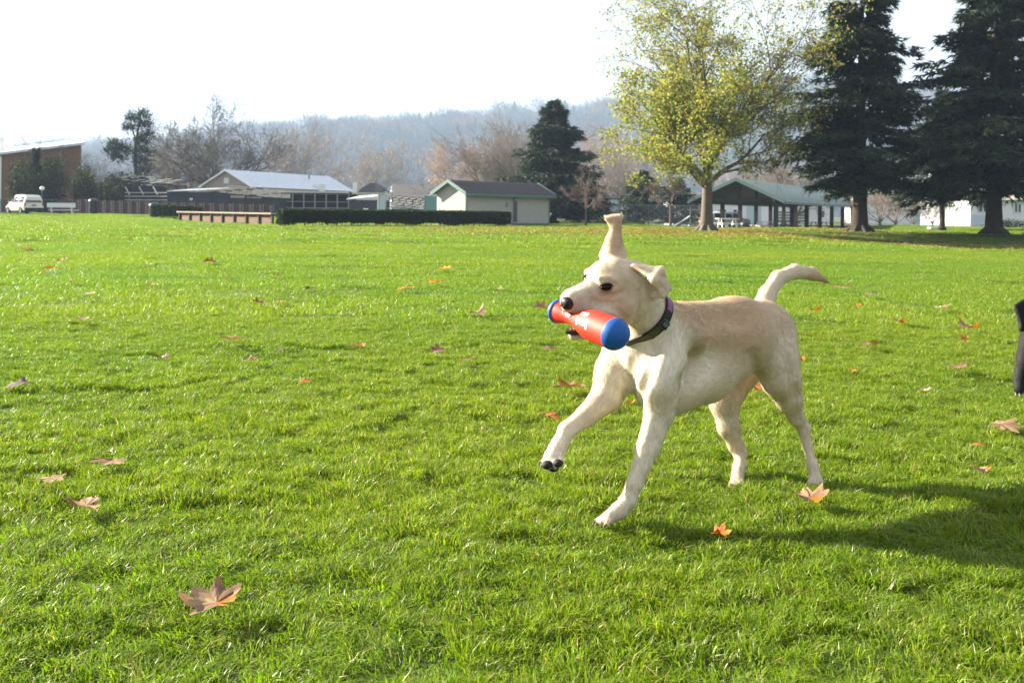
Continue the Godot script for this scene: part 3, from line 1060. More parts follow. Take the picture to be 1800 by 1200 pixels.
func gable_roof(root: Node, f: Frame, la: float, lw: float, e: float, r: float, over: float, t: float, m: Material, hip := 0.0) -> void:
	var k := (r - e) / (lw / 2)
	var b := MB.new()
	slab(b, f.p(-over, e - over * k, -over), f.p(la + over, e - over * k, -over), f.p(la + over - hip, r, lw / 2), f.p(-over + hip, r, lw / 2), t)
	piece("roof_slope", b, m, root)
	b = MB.new()
	slab(b, f.p(-over, e - over * k, lw + over), f.p(la + over, e - over * k, lw + over), f.p(la + over - hip, r, lw / 2), f.p(-over + hip, r, lw / 2), t)
	piece("roof_slope", b, m, root)

func window_(root: Node, f: Frame, a0: float, a1: float, y0: float, y1: float, c: float, m: Material) -> void:
	var b := MB.new()
	var t := 0.09
	fb(b, f, a0, a1, y0, y0 + t, c - 0.05, c + 0.03)
	fb(b, f, a0, a1, y1 - t, y1, c - 0.05, c + 0.03)
	fb(b, f, a0, a0 + t, y0 + t, y1 - t, c - 0.05, c + 0.03)
	fb(b, f, a1 - t, a1, y0 + t, y1 - t, c - 0.05, c + 0.03)
	fb(b, f, (a0 + a1) / 2 - t / 2, (a0 + a1) / 2 + t / 2, y0 + t, y1 - t, c - 0.05, c + 0.03)
	var w := piece("window", b, m, root)
	fbox("pane", M.glass, w, f, a0 + t, a1 - t, y0 + t, y1 - t, c - 0.02, c - 0.01)

func buildings() -> void:
	white_shed()
	pavilion()
	brown_building()
	metal_hall()
	lath_houses()
	far_houses()
	right_house()

func white_shed() -> void:
	var o := on(819, 66)
	var e := on(966, 72)
	e.y = o.y
	var root := thing("garden_shed", "small white shed with dark shingle roof and teal trim behind the hedge", "shed", o)
	var f := frame(o, e)
	var la := (e - o).length()
	var lw := 2.9
	var eh := 2.27
	var rh := 2.98
	piece("wall", gable_walls(f, la, lw, eh, rh), M.shed_wall, root)
	gable_roof(root, f, la, lw, eh, rh, 0.3, 0.06, M.shingle)
	# courses of shingle, each a low step
	var k := (rh - eh) / (lw / 2)
	for s in 9:
		var c0 := -0.3 + (lw / 2 + 0.3) * s / 9.0
		var b := MB.new()
		var y0 := eh + c0 * k + 0.055
		slab(b, f.p(-0.31, y0 + 0.012, c0), f.p(la + 0.31, y0 + 0.012, c0), f.p(la + 0.31, y0 + k * 0.19, c0 + 0.19), f.p(-0.31, y0 + k * 0.19, c0 + 0.19), 0.02)
		piece("shingle_course", b, M.shingle, root)
	# teal fascia, barge boards and corner boards
	fbox("fascia", M.teal_trim, root, f, -0.3, la + 0.3, eh - 0.30, eh - 0.10, -0.36, -0.30)
	for a in [-0.36, la + 0.30]:
		for sgn in [0, 1]:
			var b := MB.new()
			var c0 := -0.33 if sgn == 0 else lw + 0.33
			var yb := eh - 0.33 * k
			b.hexa([f.p(a, yb - 0.14, c0), f.p(a + 0.06, yb - 0.14, c0), f.p(a + 0.06, rh - 0.12, lw / 2), f.p(a, rh - 0.12, lw / 2), f.p(a, yb + 0.12, c0), f.p(a + 0.06, yb + 0.12, c0), f.p(a + 0.06, rh + 0.13, lw / 2), f.p(a, rh + 0.13, lw / 2)])
			piece("barge_board", b, M.teal_trim, root)
	for q in [[-0.015, 0.10, -0.02, 0.09], [la - 0.10, la + 0.015, -0.02, 0.09]]:
		fbox("corner_board", M.teal_trim, root, f, q[0], q[1], -0.1, eh - 0.12, q[2], q[3])
	fbox("base_board", M.teal_trim, root, f, 0.10, la - 0.10, -0.3, 0.16, -0.035, 0.02)
	# meter and conduit on the long wall
	var mb := MB.new()
	mb.cbox(f.p(la * 0.56, 1.0, -0.10), Vector3(0.24, 1.5, 0.16), 0.02)
	piece("meter_cabinet", mb, M.grey_steel, root)
	mb = MB.new()
	mb.lathe(f.p(la * 0.56, 1.82, -0.02), -f.w, [[0.0, 0.16], [0.13, 0.16], [0.16, 0.13], [0.16, 0.0]], 14)
	piece("meter", mb, M.steel, root)
	mb = MB.new()
	mb.cbox(f.p(la * 0.46, 1.45, -0.05), Vector3(0.18, 0.3, 0.1), 0.02)
	piece("junction_box", mb, M.steel, root)

func pavilion() -> void:
	var o := on(1380, 75)
	o.y = -0.42
	var root := thing("picnic_pavilion", "open picnic pavilion with blue-green metal roof on timber posts", "pavilion", o)
	var f := frame(o, on(1520, 104))
	var la := 32.5
	var lw := 7.6
	var eh := 2.32
	var rh := 4.05
	var k := (rh - eh) / (lw / 2)
	gable_roof(root, f, la, lw, eh, rh, 0.0, 0.07, M.teal_roof)
	for s in 48:   # standing seams on the near slope
		var b := MB.new()
		var a := la * (s + 0.5) / 48.0
		b.hexa([f.p(a, eh + 0.09, 0.02), f.p(a + 0.04, eh + 0.09, 0.02), f.p(a + 0.04, rh + 0.09, lw / 2 - 0.02), f.p(a, rh + 0.09, lw / 2 - 0.02), f.p(a, eh + 0.13, 0.02), f.p(a + 0.04, eh + 0.13, 0.02), f.p(a + 0.04, rh + 0.13, lw / 2 - 0.02), f.p(a, rh + 0.13, lw / 2 - 0.02)])
		piece("roof_seam", b, M.teal_roof, root)
	for a in [-0.06, la]:
		for sgn in [0, 1]:
			var b := MB.new()
			var c0 := 0.0 if sgn == 0 else lw
			b.hexa([f.p(a, eh - 0.12, c0), f.p(a + 0.06, eh - 0.12, c0), f.p(a + 0.06, rh - 0.12, lw / 2), f.p(a, rh - 0.12, lw / 2), f.p(a, eh + 0.14, c0), f.p(a + 0.06, eh + 0.14, c0), f.p(a + 0.06, rh + 0.14, lw / 2), f.p(a, rh + 0.14, lw / 2)])
			piece("barge_board", b, M.teal_trim, root)
	fbox("fascia", M.teal_trim, root, f, 0.0, la, eh - 0.14, eh + 0.05, -0.06, 0.0)
	fbox("fascia", M.teal_trim, root, f, 0.0, la, eh - 0.14, eh + 0.05, lw, lw + 0.06)
	for c in [0.9, lw - 0.9]:
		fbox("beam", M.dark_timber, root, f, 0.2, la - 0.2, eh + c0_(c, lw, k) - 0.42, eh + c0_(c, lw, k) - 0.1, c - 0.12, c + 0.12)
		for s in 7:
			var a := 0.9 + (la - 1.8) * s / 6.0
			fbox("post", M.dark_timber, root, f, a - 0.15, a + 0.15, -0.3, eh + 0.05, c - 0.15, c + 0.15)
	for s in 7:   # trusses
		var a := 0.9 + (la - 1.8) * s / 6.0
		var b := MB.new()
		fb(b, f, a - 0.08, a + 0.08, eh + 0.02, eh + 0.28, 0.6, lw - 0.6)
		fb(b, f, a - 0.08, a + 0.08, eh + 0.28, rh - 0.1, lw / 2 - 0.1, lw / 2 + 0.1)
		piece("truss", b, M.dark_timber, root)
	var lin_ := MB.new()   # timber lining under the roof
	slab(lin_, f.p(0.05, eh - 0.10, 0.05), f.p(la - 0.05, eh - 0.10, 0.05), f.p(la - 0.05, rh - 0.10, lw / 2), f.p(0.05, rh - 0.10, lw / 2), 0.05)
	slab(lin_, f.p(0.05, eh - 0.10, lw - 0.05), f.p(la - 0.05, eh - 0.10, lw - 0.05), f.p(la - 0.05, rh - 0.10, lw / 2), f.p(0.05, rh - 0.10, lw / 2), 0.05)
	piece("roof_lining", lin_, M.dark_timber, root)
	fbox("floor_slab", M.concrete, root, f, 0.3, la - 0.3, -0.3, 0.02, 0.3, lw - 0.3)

func c0_(c: float, lw: float, k: float) -> float:
	return k * minf(c, lw - c)

func brown_building() -> void:
	var d := 114.0
	var o := on(-110, d)
	var e := on(141, d)
	var root := thing("brown_building", "tall brown-sided building with pale sloping roof at far left", "building", o)
	var f := frame(o, e)
	f.w = Vector3(e.x - 6.0, 0, e.z).normalized()
	var la := (e - o).length()
	var h0 := 5.6
	var h1 := 7.75
	var b := MB.new()
	b.hexa([f.p(0, -0.5, 0), f.p(la, -0.5, 0), f.p(la, -0.5, 9), f.p(0, -0.5, 9), f.p(0, h0, 0), f.p(la, h1, 0), f.p(la, h1 + 0.8, 9), f.p(0, h0 + 0.8, 9)])
	piece("wall", b, M.brown_siding, root)
	# upright siding boards
	for s in int(la / 0.62):
		var a := s * 0.62
		if a < la * 0.35:
			continue
		var t := a / la
		fbox("siding_batten", M.brown_siding, root, f, a, a + 0.06, 0.0, lerpf(h0, h1, t) - 0.05, -0.03, 0.01)
	b = MB.new()
	slab(b, f.p(-0.4, h0 - 0.05, -0.5), f.p(la + 0.35, h1 + 0.03, -0.5), f.p(la + 0.35, h1 + 1.0, 9.4), f.p(-0.4, h0 + 0.9, 9.4), 0.28)
	piece("roof", b, M.white_metal, root)
	b = MB.new()
	var cp := f.p(la * 0.44, h0 + 1.2, 2.5)
	b.bar(cp, cp + Vector3(0, 1.6, 0), 0.28, 0.28, 10)
	b.bar(cp + Vector3(0, 1.6, 0), cp + Vector3(0, 1.85, 0), 0.4, 0.4, 10)
	piece("chimney", b, M.white_paint, root)
	fbox("corner_panel", M.white_paint, root, f, la * 0.40, la * 0.442, -0.3, lerpf(h0, h1, 0.40) - 0.1, -0.12, -0.035)

func metal_hall() -> void:
	var o := on(442, 126)
	var root := thing("metal_roofed_hall", "long hall with pale sunlit metal roof and pinkish gable", "building", o)
	var f := frame(o, on(616, 146))
	var la := (on(616, 146) - o).length()
	var lw := 8.2
	var eh := 3.55
	var rh := 5.6
	piece("wall", gable_walls(f, la, lw, eh, rh), M.pinkish_wall, root)
	fbox("side_panel", M.cream_wall, root, f, 0.05, la, 0.5, eh - 0.1, -0.06, -0.01)
	gable_roof(root, f, la, lw, eh, rh, 0.3, 0.07, M.white_metal)
	var k := (rh - eh) / (lw / 2)
	for s in 24:
		var a := la * (s + 0.5) / 24.0
		var b := MB.new()
		b.hexa([f.p(a, eh + 0.075, 0), f.p(a + 0.06, eh + 0.075, 0), f.p(a + 0.06, rh + 0.075, lw / 2), f.p(a, rh + 0.075, lw / 2), f.p(a, eh + 0.14, 0), f.p(a + 0.06, eh + 0.14, 0), f.p(a + 0.06, rh + 0.14, lw / 2), f.p(a, rh + 0.14, lw / 2)])
		piece("roof_seam", b, M.white_metal, root)
	for sgn in [0, 1]:
		var b := MB.new()
		var c0 := -0.3 if sgn == 0 else lw + 0.3
		var yb := eh - 0.3 * k
		b.hexa([f.p(-0.36, yb - 0.1, c0), f.p(-0.3, yb - 0.1, c0), f.p(-0.3, rh - 0.1, lw / 2), f.p(-0.36, rh - 0.1, lw / 2), f.p(-0.36, yb + 0.12, c0), f.p(-0.3, yb + 0.12, c0), f.p(-0.3, rh + 0.12, lw / 2), f.p(-0.36, rh + 0.12, lw / 2)])
		piece("barge_board", b, M.white_paint, root)
	fbox("gable_vent", M.white_paint, root, f, -0.06, -0.012, eh + 0.35, eh + 1.05, lw / 2 - 0.4, lw / 2 + 0.4)
	fbox("roof_unit", M.white_paint, root, f, la * 0.62, la * 0.68, eh - 0.3, eh + 0.65, -0.5, 0.6)
	var pb := MB.new()
	var pp := f.p(la * 0.72, rh - 0.7, lw * 0.36)
	pb.bar(pp, pp + Vector3(0, 1.2, 0), 0.16, 0.16, 8)
	piece("flue", pb, M.steel, root)

# low dark sheds with lath shade roofs, and the maroon board fence in front of them
func lath_roof(root: Node, f: Frame, la: float, y0: float, y1: float, w: float, rows: int, per: int) -> void:
	for r in rows:
		for s in per:
			var a := la * (s + 0.18 * (r % 2) + 0.05) / per
			var t := (a + 0.3) / la
			var y := lerpf(y0, y1, t) + 0.16 * r
			fbox("lath_slat", M.lath if (r * 7 + s * 3) % 5 else M.dark_timber, root, f, a, a + la / per * 0.62, y, y + 0.07, w * r / rows, w * r / rows + w / rows * 0.55)
	for s in 5:
		var a := la * s / 4.0
		fbox("post", M.dark_timber, root, f, a - 0.06, a + 0.06, -0.3, lerpf(y0, y1, s / 4.0), -0.1, 0.02)
		fbox("rafter", M.dark_timber, root, f, a - 0.05, a + 0.05, lerpf(y0, y1, s / 4.0) - 0.2, lerpf(y0, y1, s / 4.0) - 0.04, 0.0, w)

func lath_houses() -> void:
	# left slatted stand
	var o := on(196, 112)
	var f := frame(o, on(294, 108))
	var la := (on(294, 108) - o).length()
	var root := thing("lath_house", "dark slatted shade house left of the navy shed", "shed", o)
	fbox("wall", M.navy_wall, root, f, 0.0, la, -0.4, 3.2, 2.6, 2.8)
	lath_roof(root, f, la, 3.9, 3.2, 2.6, 4, 6)
	for y in [1.5, 1.9, 2.3]:
		fbox("rail", M.lath, root, f, la * 0.25, la, y, y + 0.08, -0.14, -0.1)
	for s in 3:
		var b := MB.new()
		var a := la * (0.25 + 0.25 * s)
		b.hexa([f.p(a, 3.0, -0.16), f.p(a + 0.14, 3.0, -0.16), f.p(a + 0.14, 3.0, -0.10), f.p(a, 3.0, -0.10), f.p(a + 0.7, 2.1, -0.16), f.p(a + 0.84, 2.1, -0.16), f.p(a + 0.84, 2.1, -0.10), f.p(a + 0.7, 2.1, -0.10)])
		piece("brace", b, M.lath, root)
	# navy shed with pale roof edge
	o = on(296, 104)
	f = frame(o, on(372, 102))
	la = (on(372, 102) - o).length()
	root = thing("navy_shed", "low navy shed with thin pale roof left of the metal-roofed hall", "shed", o)
	fbox("wall", M.navy_wall, root, f, 0, la, -0.4, 2.35, 0.0, 3.0)
	var b2 := MB.new()
	slab(b2, f.p(-0.15, 2.36, -0.2), f.p(la + 0.1, 2.56, -0.2), f.p(la + 0.1, 2.8, 3.2), f.p(-0.15, 2.6, 3.2), 0.1)
	piece("roof", b2, M.white_metal, root)
	fbox("wall_lamp", M.white_paint, root, f, la * 0.5, la * 0.56, 1.5, 1.72, -0.1, -0.01)
	# long lath roof before the hall
	o = on(373, 100)
	f = frame(o, on(492, 97))
	la = (on(492, 97) - o).length()
	root = thing("lath_house", "long dark shed with sloping staggered lath roof before the hall", "shed", o)
	fbox("wall", M.navy_wall, root, f, 0, la, -0.4, 1.75, 0.3, 3.0)
	lath_roof(root, f, la, 2.35, 1.75, 2.8, 5, 9)
	# open frame with posts under a pale beam
	o = on(494, 98)
	f = frame(o, on(612, 97))
	la = (on(612, 97) - o).length()
	root = thing("open_shelter", "dark open shelter with pale posts and flat roof below the hall", "shelter", o)
	fbox("wall", M.dark_timber, root, f, 0, la, -0.4, 2.3, 2.4, 2.6)
	fbox("roof", M.dark_timber, root, f, -0.2, la + 0.1, 2.32, 2.5, -0.1, 2.7)
	fbox("fascia", M.lath, root, f, -0.2, la + 0.1, 2.40, 2.52, -0.16, -0.11)
	for s in 7:
		fbox("post", M.steel, root, f, la * s / 6.0 - 0.05, la * s / 6.0 + 0.05, -0.4, 2.32, 0.0, 0.1)
	for y in [0.9, 1.5]:
		fbox("rail", M.steel, root, f, 0.0, la, y, y + 0.06, -0.06, -0.02)
	# second navy shed, pale pillar, small lath fence, teal panel
	o = on(613, 95)
	f = frame(o, on(662, 94))
	la = (on(662, 94) - o).length()
	root = thing("navy_shed", "low navy shed with pale flat roof left of the pale blue pillar", "shed", o)
	fbox("wall", M.navy_wall, root, f, 0, la, -0.4, 1.95, 0, 2.6)
	b2 = MB.new()
	slab(b2, f.p(-0.2, 1.96, -0.15), f.p(la + 0.05, 2.22, -0.15), f.p(la + 0.05, 2.5, 2.7), f.p(-0.2, 2.3, 2.7), 0.1)
	piece("roof", b2, M.white_metal, root)
	fbox("notice", M.white_paint, root, f, la * 0.5, la * 0.74, 0.92, 1.16, -0.06, -0.01)
	root = thing("pale_pillar", "pale blue boxed pillar between the navy shed and slatted screen", "pillar", on(670, 93))
	boxp("shaft", M.pale_blue, root, Vector3(0.12, 1.05, 0), Vector3(0.62, 2.9, 0.6))
	boxp("white_edge", M.white_paint, root, Vector3(-0.27, 1.05, 0.1), Vector3(0.12, 2.9, 0.5))
	boxp("cap", M.lath, root, Vector3(-1.0, 2.56, 0), Vector3(3.4, 0.12, 0.7))
	o = on(680, 93)
	f = frame(o, on(746, 91))
	la = (on(746, 91) - o).length()
	root = thing("slatted_screen", "black and white staggered slat screen left of the teal panel", "screen", o)
	fbox("wall", M.dark_timber, root, f, 0, la, -0.3, 1.15, 0.0, 0.2)
	for r in 6:
		for s in 5:
			var a := la * (s + 0.25 * (r % 2)) / 5.4
			var y := 1.22 + 0.20 * r - 0.32 * a / la
			fbox("slat", M.lath, root, f, a, a + la / 5.4 * 0.7, y, y + 0.09, 0.1 + 0.22 * r, 0.24 + 0.22 * r)
			fbox("slat", M.dark_timber, root, f, a - 0.1, a + la / 5.4 * 0.55, y + 0.10, y + 0.17, 0.1 + 0.22 * r, 0.24 + 0.22 * r)
	root = thing("teal_panel", "teal upright panel standing against the white shed", "panel", on(757, 76))
	boxp("sheet", M.teal_panel, root, Vector3(0, 0.95, 0), Vector3(0.98, 2.5, 0.1))
	boxp("rail", M.pale_blue, root, Vector3(0, 2.14, 0.0), Vector3(1.02, 0.12, 0.14))
	boxp("stile", M.teal_trim, root, Vector3(-0.44, 0.95, 0.06), Vector3(0.1, 2.4, 0.06))
	# maroon fence of upright boards
	var a0 := on(100, 97)
	var a1 := on(482, 84)
	root = thing("board_fence", "long maroon board fence behind the litter bin and timber wall", "fence", a0)
	f = frame(a0, a1)
	la = (a1 - a0).length()
	var n := 24
	for s in n:
		var q0 := la * s / n
		var q1 := la * (s + 1) / n
		var gnd := lerpf(0.0, a1.y - a0.y, (s + 0.5) / n)
		var top := 1.36 - 0.16 * s / n + gnd
		fbox("fence_post", M.maroon_fence, root, f, q0 - 0.06, q0 + 0.06, gnd - 0.3, top + 0.08, -0.08, 0.08)
		for j in 5:
			fbox("board", M.maroon_fence, root, f, lerpf(q0 + 0.06, q1 - 0.06, j / 5.0) + 0.006, lerpf(q0 + 0.06, q1 - 0.06, (j + 1) / 5.0) - 0.003, gnd - 0.1, top - 0.02 * (j % 2), -0.02 - 0.012 * (j % 2), 0.02)

func far_houses() -> void:
	# dark hipped roof with white chimney
	var o := on(622, 160)
	var f := frame(o, on(684, 160))
	var la := (on(684, 160) - o).length()
	var root := thing("far_house", "far house with dark humped roof and white chimney", "house", o)
	fbox("wall", M.cream_wall, root, f, 0.4, la - 0.4, -0.5, 3.2, 0.4, 5.6)
	var b := MB.new()
	var prof := [[0.0, 3.2], [0.22, 4.5], [0.42, 5.15], [0.58, 5.15], [0.8, 4.4], [1.0, 3.2]]
	for k in prof.size() - 1:
		var ins := f.p(la / 2, 3.0, 3)
		b.quad_out(f.p(la * prof[k][0], prof[k][1], 1.2), f.p(la * prof[k + 1][0], prof[k + 1][1], 1.2), f.p(la * prof[k + 1][0], prof[k + 1][1], 5), f.p(la * prof[k][0], prof[k][1], 5), ins)
		b.quad_out(f.p(la * prof[k][0], 3.2, 0), f.p(la * prof[k + 1][0], 3.2, 0), f.p(la * prof[k + 1][0], prof[k + 1][1], 1.2), f.p(la * prof[k][0], prof[k][1], 1.2), ins)
		b.quad_out(f.p(la * prof[k][0], 3.2, 6), f.p(la * prof[k + 1][0], 3.2, 6), f.p(la * prof[k + 1][0], prof[k + 1][1], 5), f.p(la * prof[k][0], prof[k][1], 5), ins)
	piece("roof", b, M.shingle, root)
	fbox("chimney", M.white_paint, root, f, -0.4, 0.2, 2.5, 5.2, 1, 1.6)
	# long grey-roofed house
	o = on(688, 150)
	f = frame(o, on(800, 152))
	la = (on(800, 152) - o).length()
	f.w = Vector3(o.x - 4.0, 0, o.z).normalized()
	root = thing("far_house", "long low far house with brownish grey roof left of the white shed", "house", o)
	piece("wall", gable_walls(f, la, 7.0, 3.05, 4.95), M.pale_blue, root)
	gable_roof(root, f, la, 7.0, 3.05, 4.95, 0.4, 0.1, M.grey_shingle, 0.6)
	for a in [0.12, 0.3, 0.44, 0.6]:
		window_(root, f, la * a, la * a + 0.9, 1.5, 2.6, -0.04, M.white_paint)
	fbox("fascia", M.navy_wall, root, f, -0.35, la + 0.35, 2.62, 2.78, -0.48, -0.42)
	# long pale hall behind the pavilion
	o = on(1212, 122)
	f = frame(o, on(1460, 126))
	la = (on(1460, 126) - o).length()
	root = thing("white_hall", "low white hall seen between the pavilion posts", "building", o)
	piece("wall", gable_walls(f, la, 9.0, 2.9, 4.1), M.white_paint, root)
	gable_roof(root, f, la, 9.0, 2.9, 4.1, 0.3, 0.1, M.grey_shingle)
	for q in [[0.0, 0.12, 2.6], [0.40, 0.50, 2.75]]:
		fbox("door", M.pinkish_wall if q[0] < 0.1 else M.pale_blue, root, f, la * q[0], la * q[1], -0.3, q[2], -0.09, -0.02)
	for y in [0.6, 0.95, 1.3, 1.65]:
		fbox("grey_band", M.grey_shingle, root, f, la * 0.60, la * 0.84, y, y + 0.2, -0.09, -0.02)
	for q in [0.2, 0.3, 0.9]:
		window_(root, f, la * q, la * q + 1.1, 1.1, 2.1, -0.05, M.white_paint)
	# pale building behind the shrubs on the right
	o = on(1516, 128)
	f = frame(o, on(1660, 128))
	la = (on(1660, 128) - o).length()
	root = thing("far_house", "white far building behind the bare shrubs", "house", o)
	piece("wall", gable_walls(f, la, 7.0, 2.6, 3.6), M.white_paint, root)
	gable_roof(root, f, la, 7.0, 2.6, 3.6, 0.3, 0.1, M.grey_shingle)
	window_(root, f, la * 0.3, la * 0.3 + 1.3, 1.0, 2.0, -0.05, M.white_paint)
	fbox("door", M.pale_blue, root, f, la * 0.62, la * 0.62 + 0.95, -0.3, 2.0, -0.07, -0.02)

func right_house() -> void:
	var o := on(1672, 108)
	var f := frame(o, on(1712, 108))
	var root := thing("white_house", "tall plain bluish white house wall behind the slim conifer", "house", o)
	var la := 6.0
	piece("wall", gable_walls(f, la, 8.0, 5.2, 7.2), M.blue_white, root)
	gable_roof(root, f, la, 8.0, 5.2, 7.2, 0.4, 0.12, M.grey_shingle)
	window_(root, f, 2.1, 2.6, 2.0, 2.9, -0.05, M.white_paint)
	o = on(1706, 100)
	f = frame(o, on(1800, 100))
	la = 9.5
	root = thing("white_house", "low white house with dark windows behind the right conifer trunk", "house", o)
	piece("wall", gable_walls(f, la, 7.0, 2.75, 4.2), M.white_paint, root)
	gable_roof(root, f, la, 7.0, 2.75, 4.2, 0.45, 0.12, M.cream_wall)
	for q in [[0.75, 1.75, 1.35, 2.35], [4.35, 5.15, 1.35, 2.35], [0.85, 1.4, -0.05, 0.3], [6.6, 8.0, 1.35, 2.35]]:
		window_(root, f, q[0], q[1], q[2], q[3], -0.05, M.white_paint)
	fbox("siding_panel", M.blue_white, root, f, 0.03, 2.2, -0.3, 1.15, -0.05, -0.01)

# ---------------------------------------------------------------- vehicles and street furniture
func loft(b: MB, st: Array) -> void:
	# stations: [x, half width bottom, y bottom, half width top, y top, shoulder half width, shoulder y]
	var rings := []
	for s in st:
		rings.append([Vector3(s[0], s[2], -s[1]), Vector3(s[0], s[6], -s[5]), Vector3(s[0], s[4], -s[3]), Vector3(s[0], s[4], s[3]), Vector3(s[0], s[6], s[5]), Vector3(s[0], s[2], s[1])])
	var m := Vector3.ZERO
	for k in rings.size() - 1:
		m = (rings[k][0] + rings[k][3] + rings[k + 1][0] + rings[k + 1][3]) * 0.25
		m.y = (st[k][2] + st[k][4]) * 0.5
		for j in 6:
			b.quad_out(rings[k][j], rings[k][(j + 1) % 6], rings[k + 1][(j + 1) % 6], rings[k + 1][j], m)
	for k in [0, rings.size() - 1]:
		var r: Array = rings[k]
		var other: Array = rings[1 if k == 0 else rings.size() - 2]
		b.quad_out(r[0], r[1], r[4], r[5], other[2])
		b.quad_out(r[1], r[2], r[3], r[4], other[0])

func wheel(root: Node, x: float, z: float, r: float) -> void:
	var s := signf(z)
	var w := Node3D.new()
	w.name = "wheel"
	root.add_child(w, true)
	w.position = Vector3(x, r, z)
	var b := MB.new()
	b.lathe(Vector3(0, 0, -0.11), Vector3(0, 0, 1), [[r * 0.6, 0.0], [r * 0.92, 0.0], [r, 0.04], [r, 0.18], [r * 0.92, 0.22], [r * 0.6, 0.22]], 20)
	piece("tyre", b, M.black_rubber, w)
	b = MB.new()
	b.lathe(Vector3(0, 0, 0.06 * s), Vector3(0, 0, s), [[r * 0.62, 0.0], [r * 0.6, 0.03], [r * 0.2, 0.0], [0.0, 0.02]], 14)
	piece("rim", b, M.rim_metal, w)

func minivan() -> void:
	var root := thing("parked_minivan", "white minivan parked at the far left edge, rear toward the camera", "van", on(41, 93), 2.42)
	var b := MB.new()
	loft(b, [[-2.2, 0.80, 0.42, 0.80, 0.98, 0.88, 0.7], [-2.1, 0.84, 0.3, 0.84, 1.02, 0.93, 0.7], [-1.0, 0.86, 0.28, 0.85, 1.02, 0.95, 0.72], [0.6, 0.86, 0.28, 0.84, 1.0, 0.95, 0.70], [1.3, 0.84, 0.3, 0.78, 0.96, 0.92, 0.66], [1.95, 0.80, 0.32, 0.68, 0.82, 0.86, 0.6], [2.25, 0.62, 0.4, 0.52, 0.66, 0.70, 0.55]])
	piece("body", b, M.car_white, root)
	b = MB.new()
	loft(b, [[-2.12, 0.82, 1.0, 0.66, 1.55, 0.78, 1.25], [-1.8, 0.83, 1.0, 0.66, 1.72, 0.78, 1.35], [-0.5, 0.84, 1.0, 0.66, 1.76, 0.79, 1.35], [0.35, 0.83, 1.0, 0.62, 1.70, 0.77, 1.35], [1.25, 0.78, 0.95, 0.70, 1.02, 0.75, 0.98]])
	piece("cabin", b, M.car_white, root)
	b = MB.new()
	b.quad_out(Vector3(-2.19, 1.05, -0.72), Vector3(-2.19, 1.05, 0.72), Vector3(-2.0, 1.56, 0.60), Vector3(-2.0, 1.56, -0.60), Vector3(0, 1, 0))
	piece("rear_window", b, M.glass, root)
	for s in [-1.0, 1.0]:
		for q in [[-1.85, -0.85], [-0.75, 0.1], [0.2, 0.75]]:
			b = MB.new()
			b.quad_out(Vector3(q[0], 1.06, s * 0.845), Vector3(q[1], 1.06, s * 0.845), Vector3(q[1] - 0.06 - (0.3 if q[1] > 0.5 else 0.0), 1.55, s * 0.735), Vector3(q[0], 1.55, s * 0.735), Vector3(0, 1.2, 0))
			piece("side_window", b, M.glass, root)
		b = MB.new()
		b.cbox(Vector3(-2.17, 0.88, s * 0.80), Vector3(0.08, 0.34, 0.16), 0.02)
		piece("tail_lamp", b, M.tail_lamp, root)
		for x in [-1.4, 1.4]:
			wheel(root, x, s * 0.82, 0.33)
		b = MB.new()
		b.cbox(Vector3(0.75, 1.05, s * 1.0), Vector3(0.12, 0.14, 0.2), 0.03)
		piece("mirror", b, M.car_white, root)
	b = MB.new()
	b.cbox(Vector3(-2.22, 0.44, 0), Vector3(0.16, 0.22, 1.62), 0.04)
	piece("bumper", b, M.black_rubber, root)
	b = MB.new()
	b.cbox(Vector3(-2.225, 0.78, 0), Vector3(0.04, 0.13, 0.42), 0.01)
	piece("plate", b, M.grey_steel, root)

func pickup() -> void:
	var p := on(1276, 92)
	p.y = gy(p.x, 92)
	var root := thing("parked_pickup", "silver pickup truck parked behind the maple and picnic table", "truck", p, 0.55)
	var b := MB.new()
	loft(b, [[-2.5, 0.84, 0.5, 0.86, 1.05, 0.9, 0.8], [-0.6, 0.86, 0.45, 0.86, 1.05, 0.94, 0.8], [1.4, 0.86, 0.45, 0.82, 1.05, 0.93, 0.8], [2.3, 0.78, 0.5, 0.72, 0.95, 0.85, 0.75], [2.5, 0.66, 0.55, 0.6, 0.8, 0.7, 0.68]])
	piece("body", b, M.car_silver, root)
	b = MB.new()
	loft(b, [[-2.3, 0.83, 1.04, 0.68, 1.5, 0.8, 1.2], [-0.8, 0.83, 1.04, 0.68, 1.62, 0.8, 1.25], [0.7, 0.83, 1.04, 0.66, 1.60, 0.8, 1.25], [1.45, 0.8, 1.03, 0.74, 1.1, 0.77, 1.06]])
	piece("cabin", b, M.car_silver, root)
	b = MB.new()
	b.quad_out(Vector3(-2.37, 1.08, -0.72), Vector3(-2.37, 1.08, 0.72), Vector3(-2.30, 1.44, 0.62), Vector3(-2.30, 1.44, -0.62), Vector3(0, 1, 0))
	piece("rear_window", b, M.glass, root)
	for s in [-1.0, 1.0]:
		for q in [[-2.1, -0.9], [-0.75, 0.1], [0.2, 0.85]]:
			b = MB.new()
			b.quad_out(Vector3(q[0], 1.09, s * 0.85), Vector3(q[1], 1.09, s * 0.85), Vector3(q[1] - 0.15, 1.46, s * 0.755), Vector3(q[0], 1.46, s * 0.755), Vector3(0, 1.2, 0))
			piece("side_window", b, M.glass, root)
		b = MB.new()
		b.cbox(Vector3(-2.49, 0.9, s * 0.78), Vector3(0.08, 0.26, 0.18), 0.02)
		piece("tail_lamp", b, M.tail_lamp, root)
		for x in [-1.55, 1.6]:
			wheel(root, x, s * 0.84, 0.36)
	b = MB.new()
	b.cbox(Vector3(-2.55, 0.55, 0), Vector3(0.16, 0.2, 1.6), 0.04)
	piece("bumper", b, M.black_rubber, root)

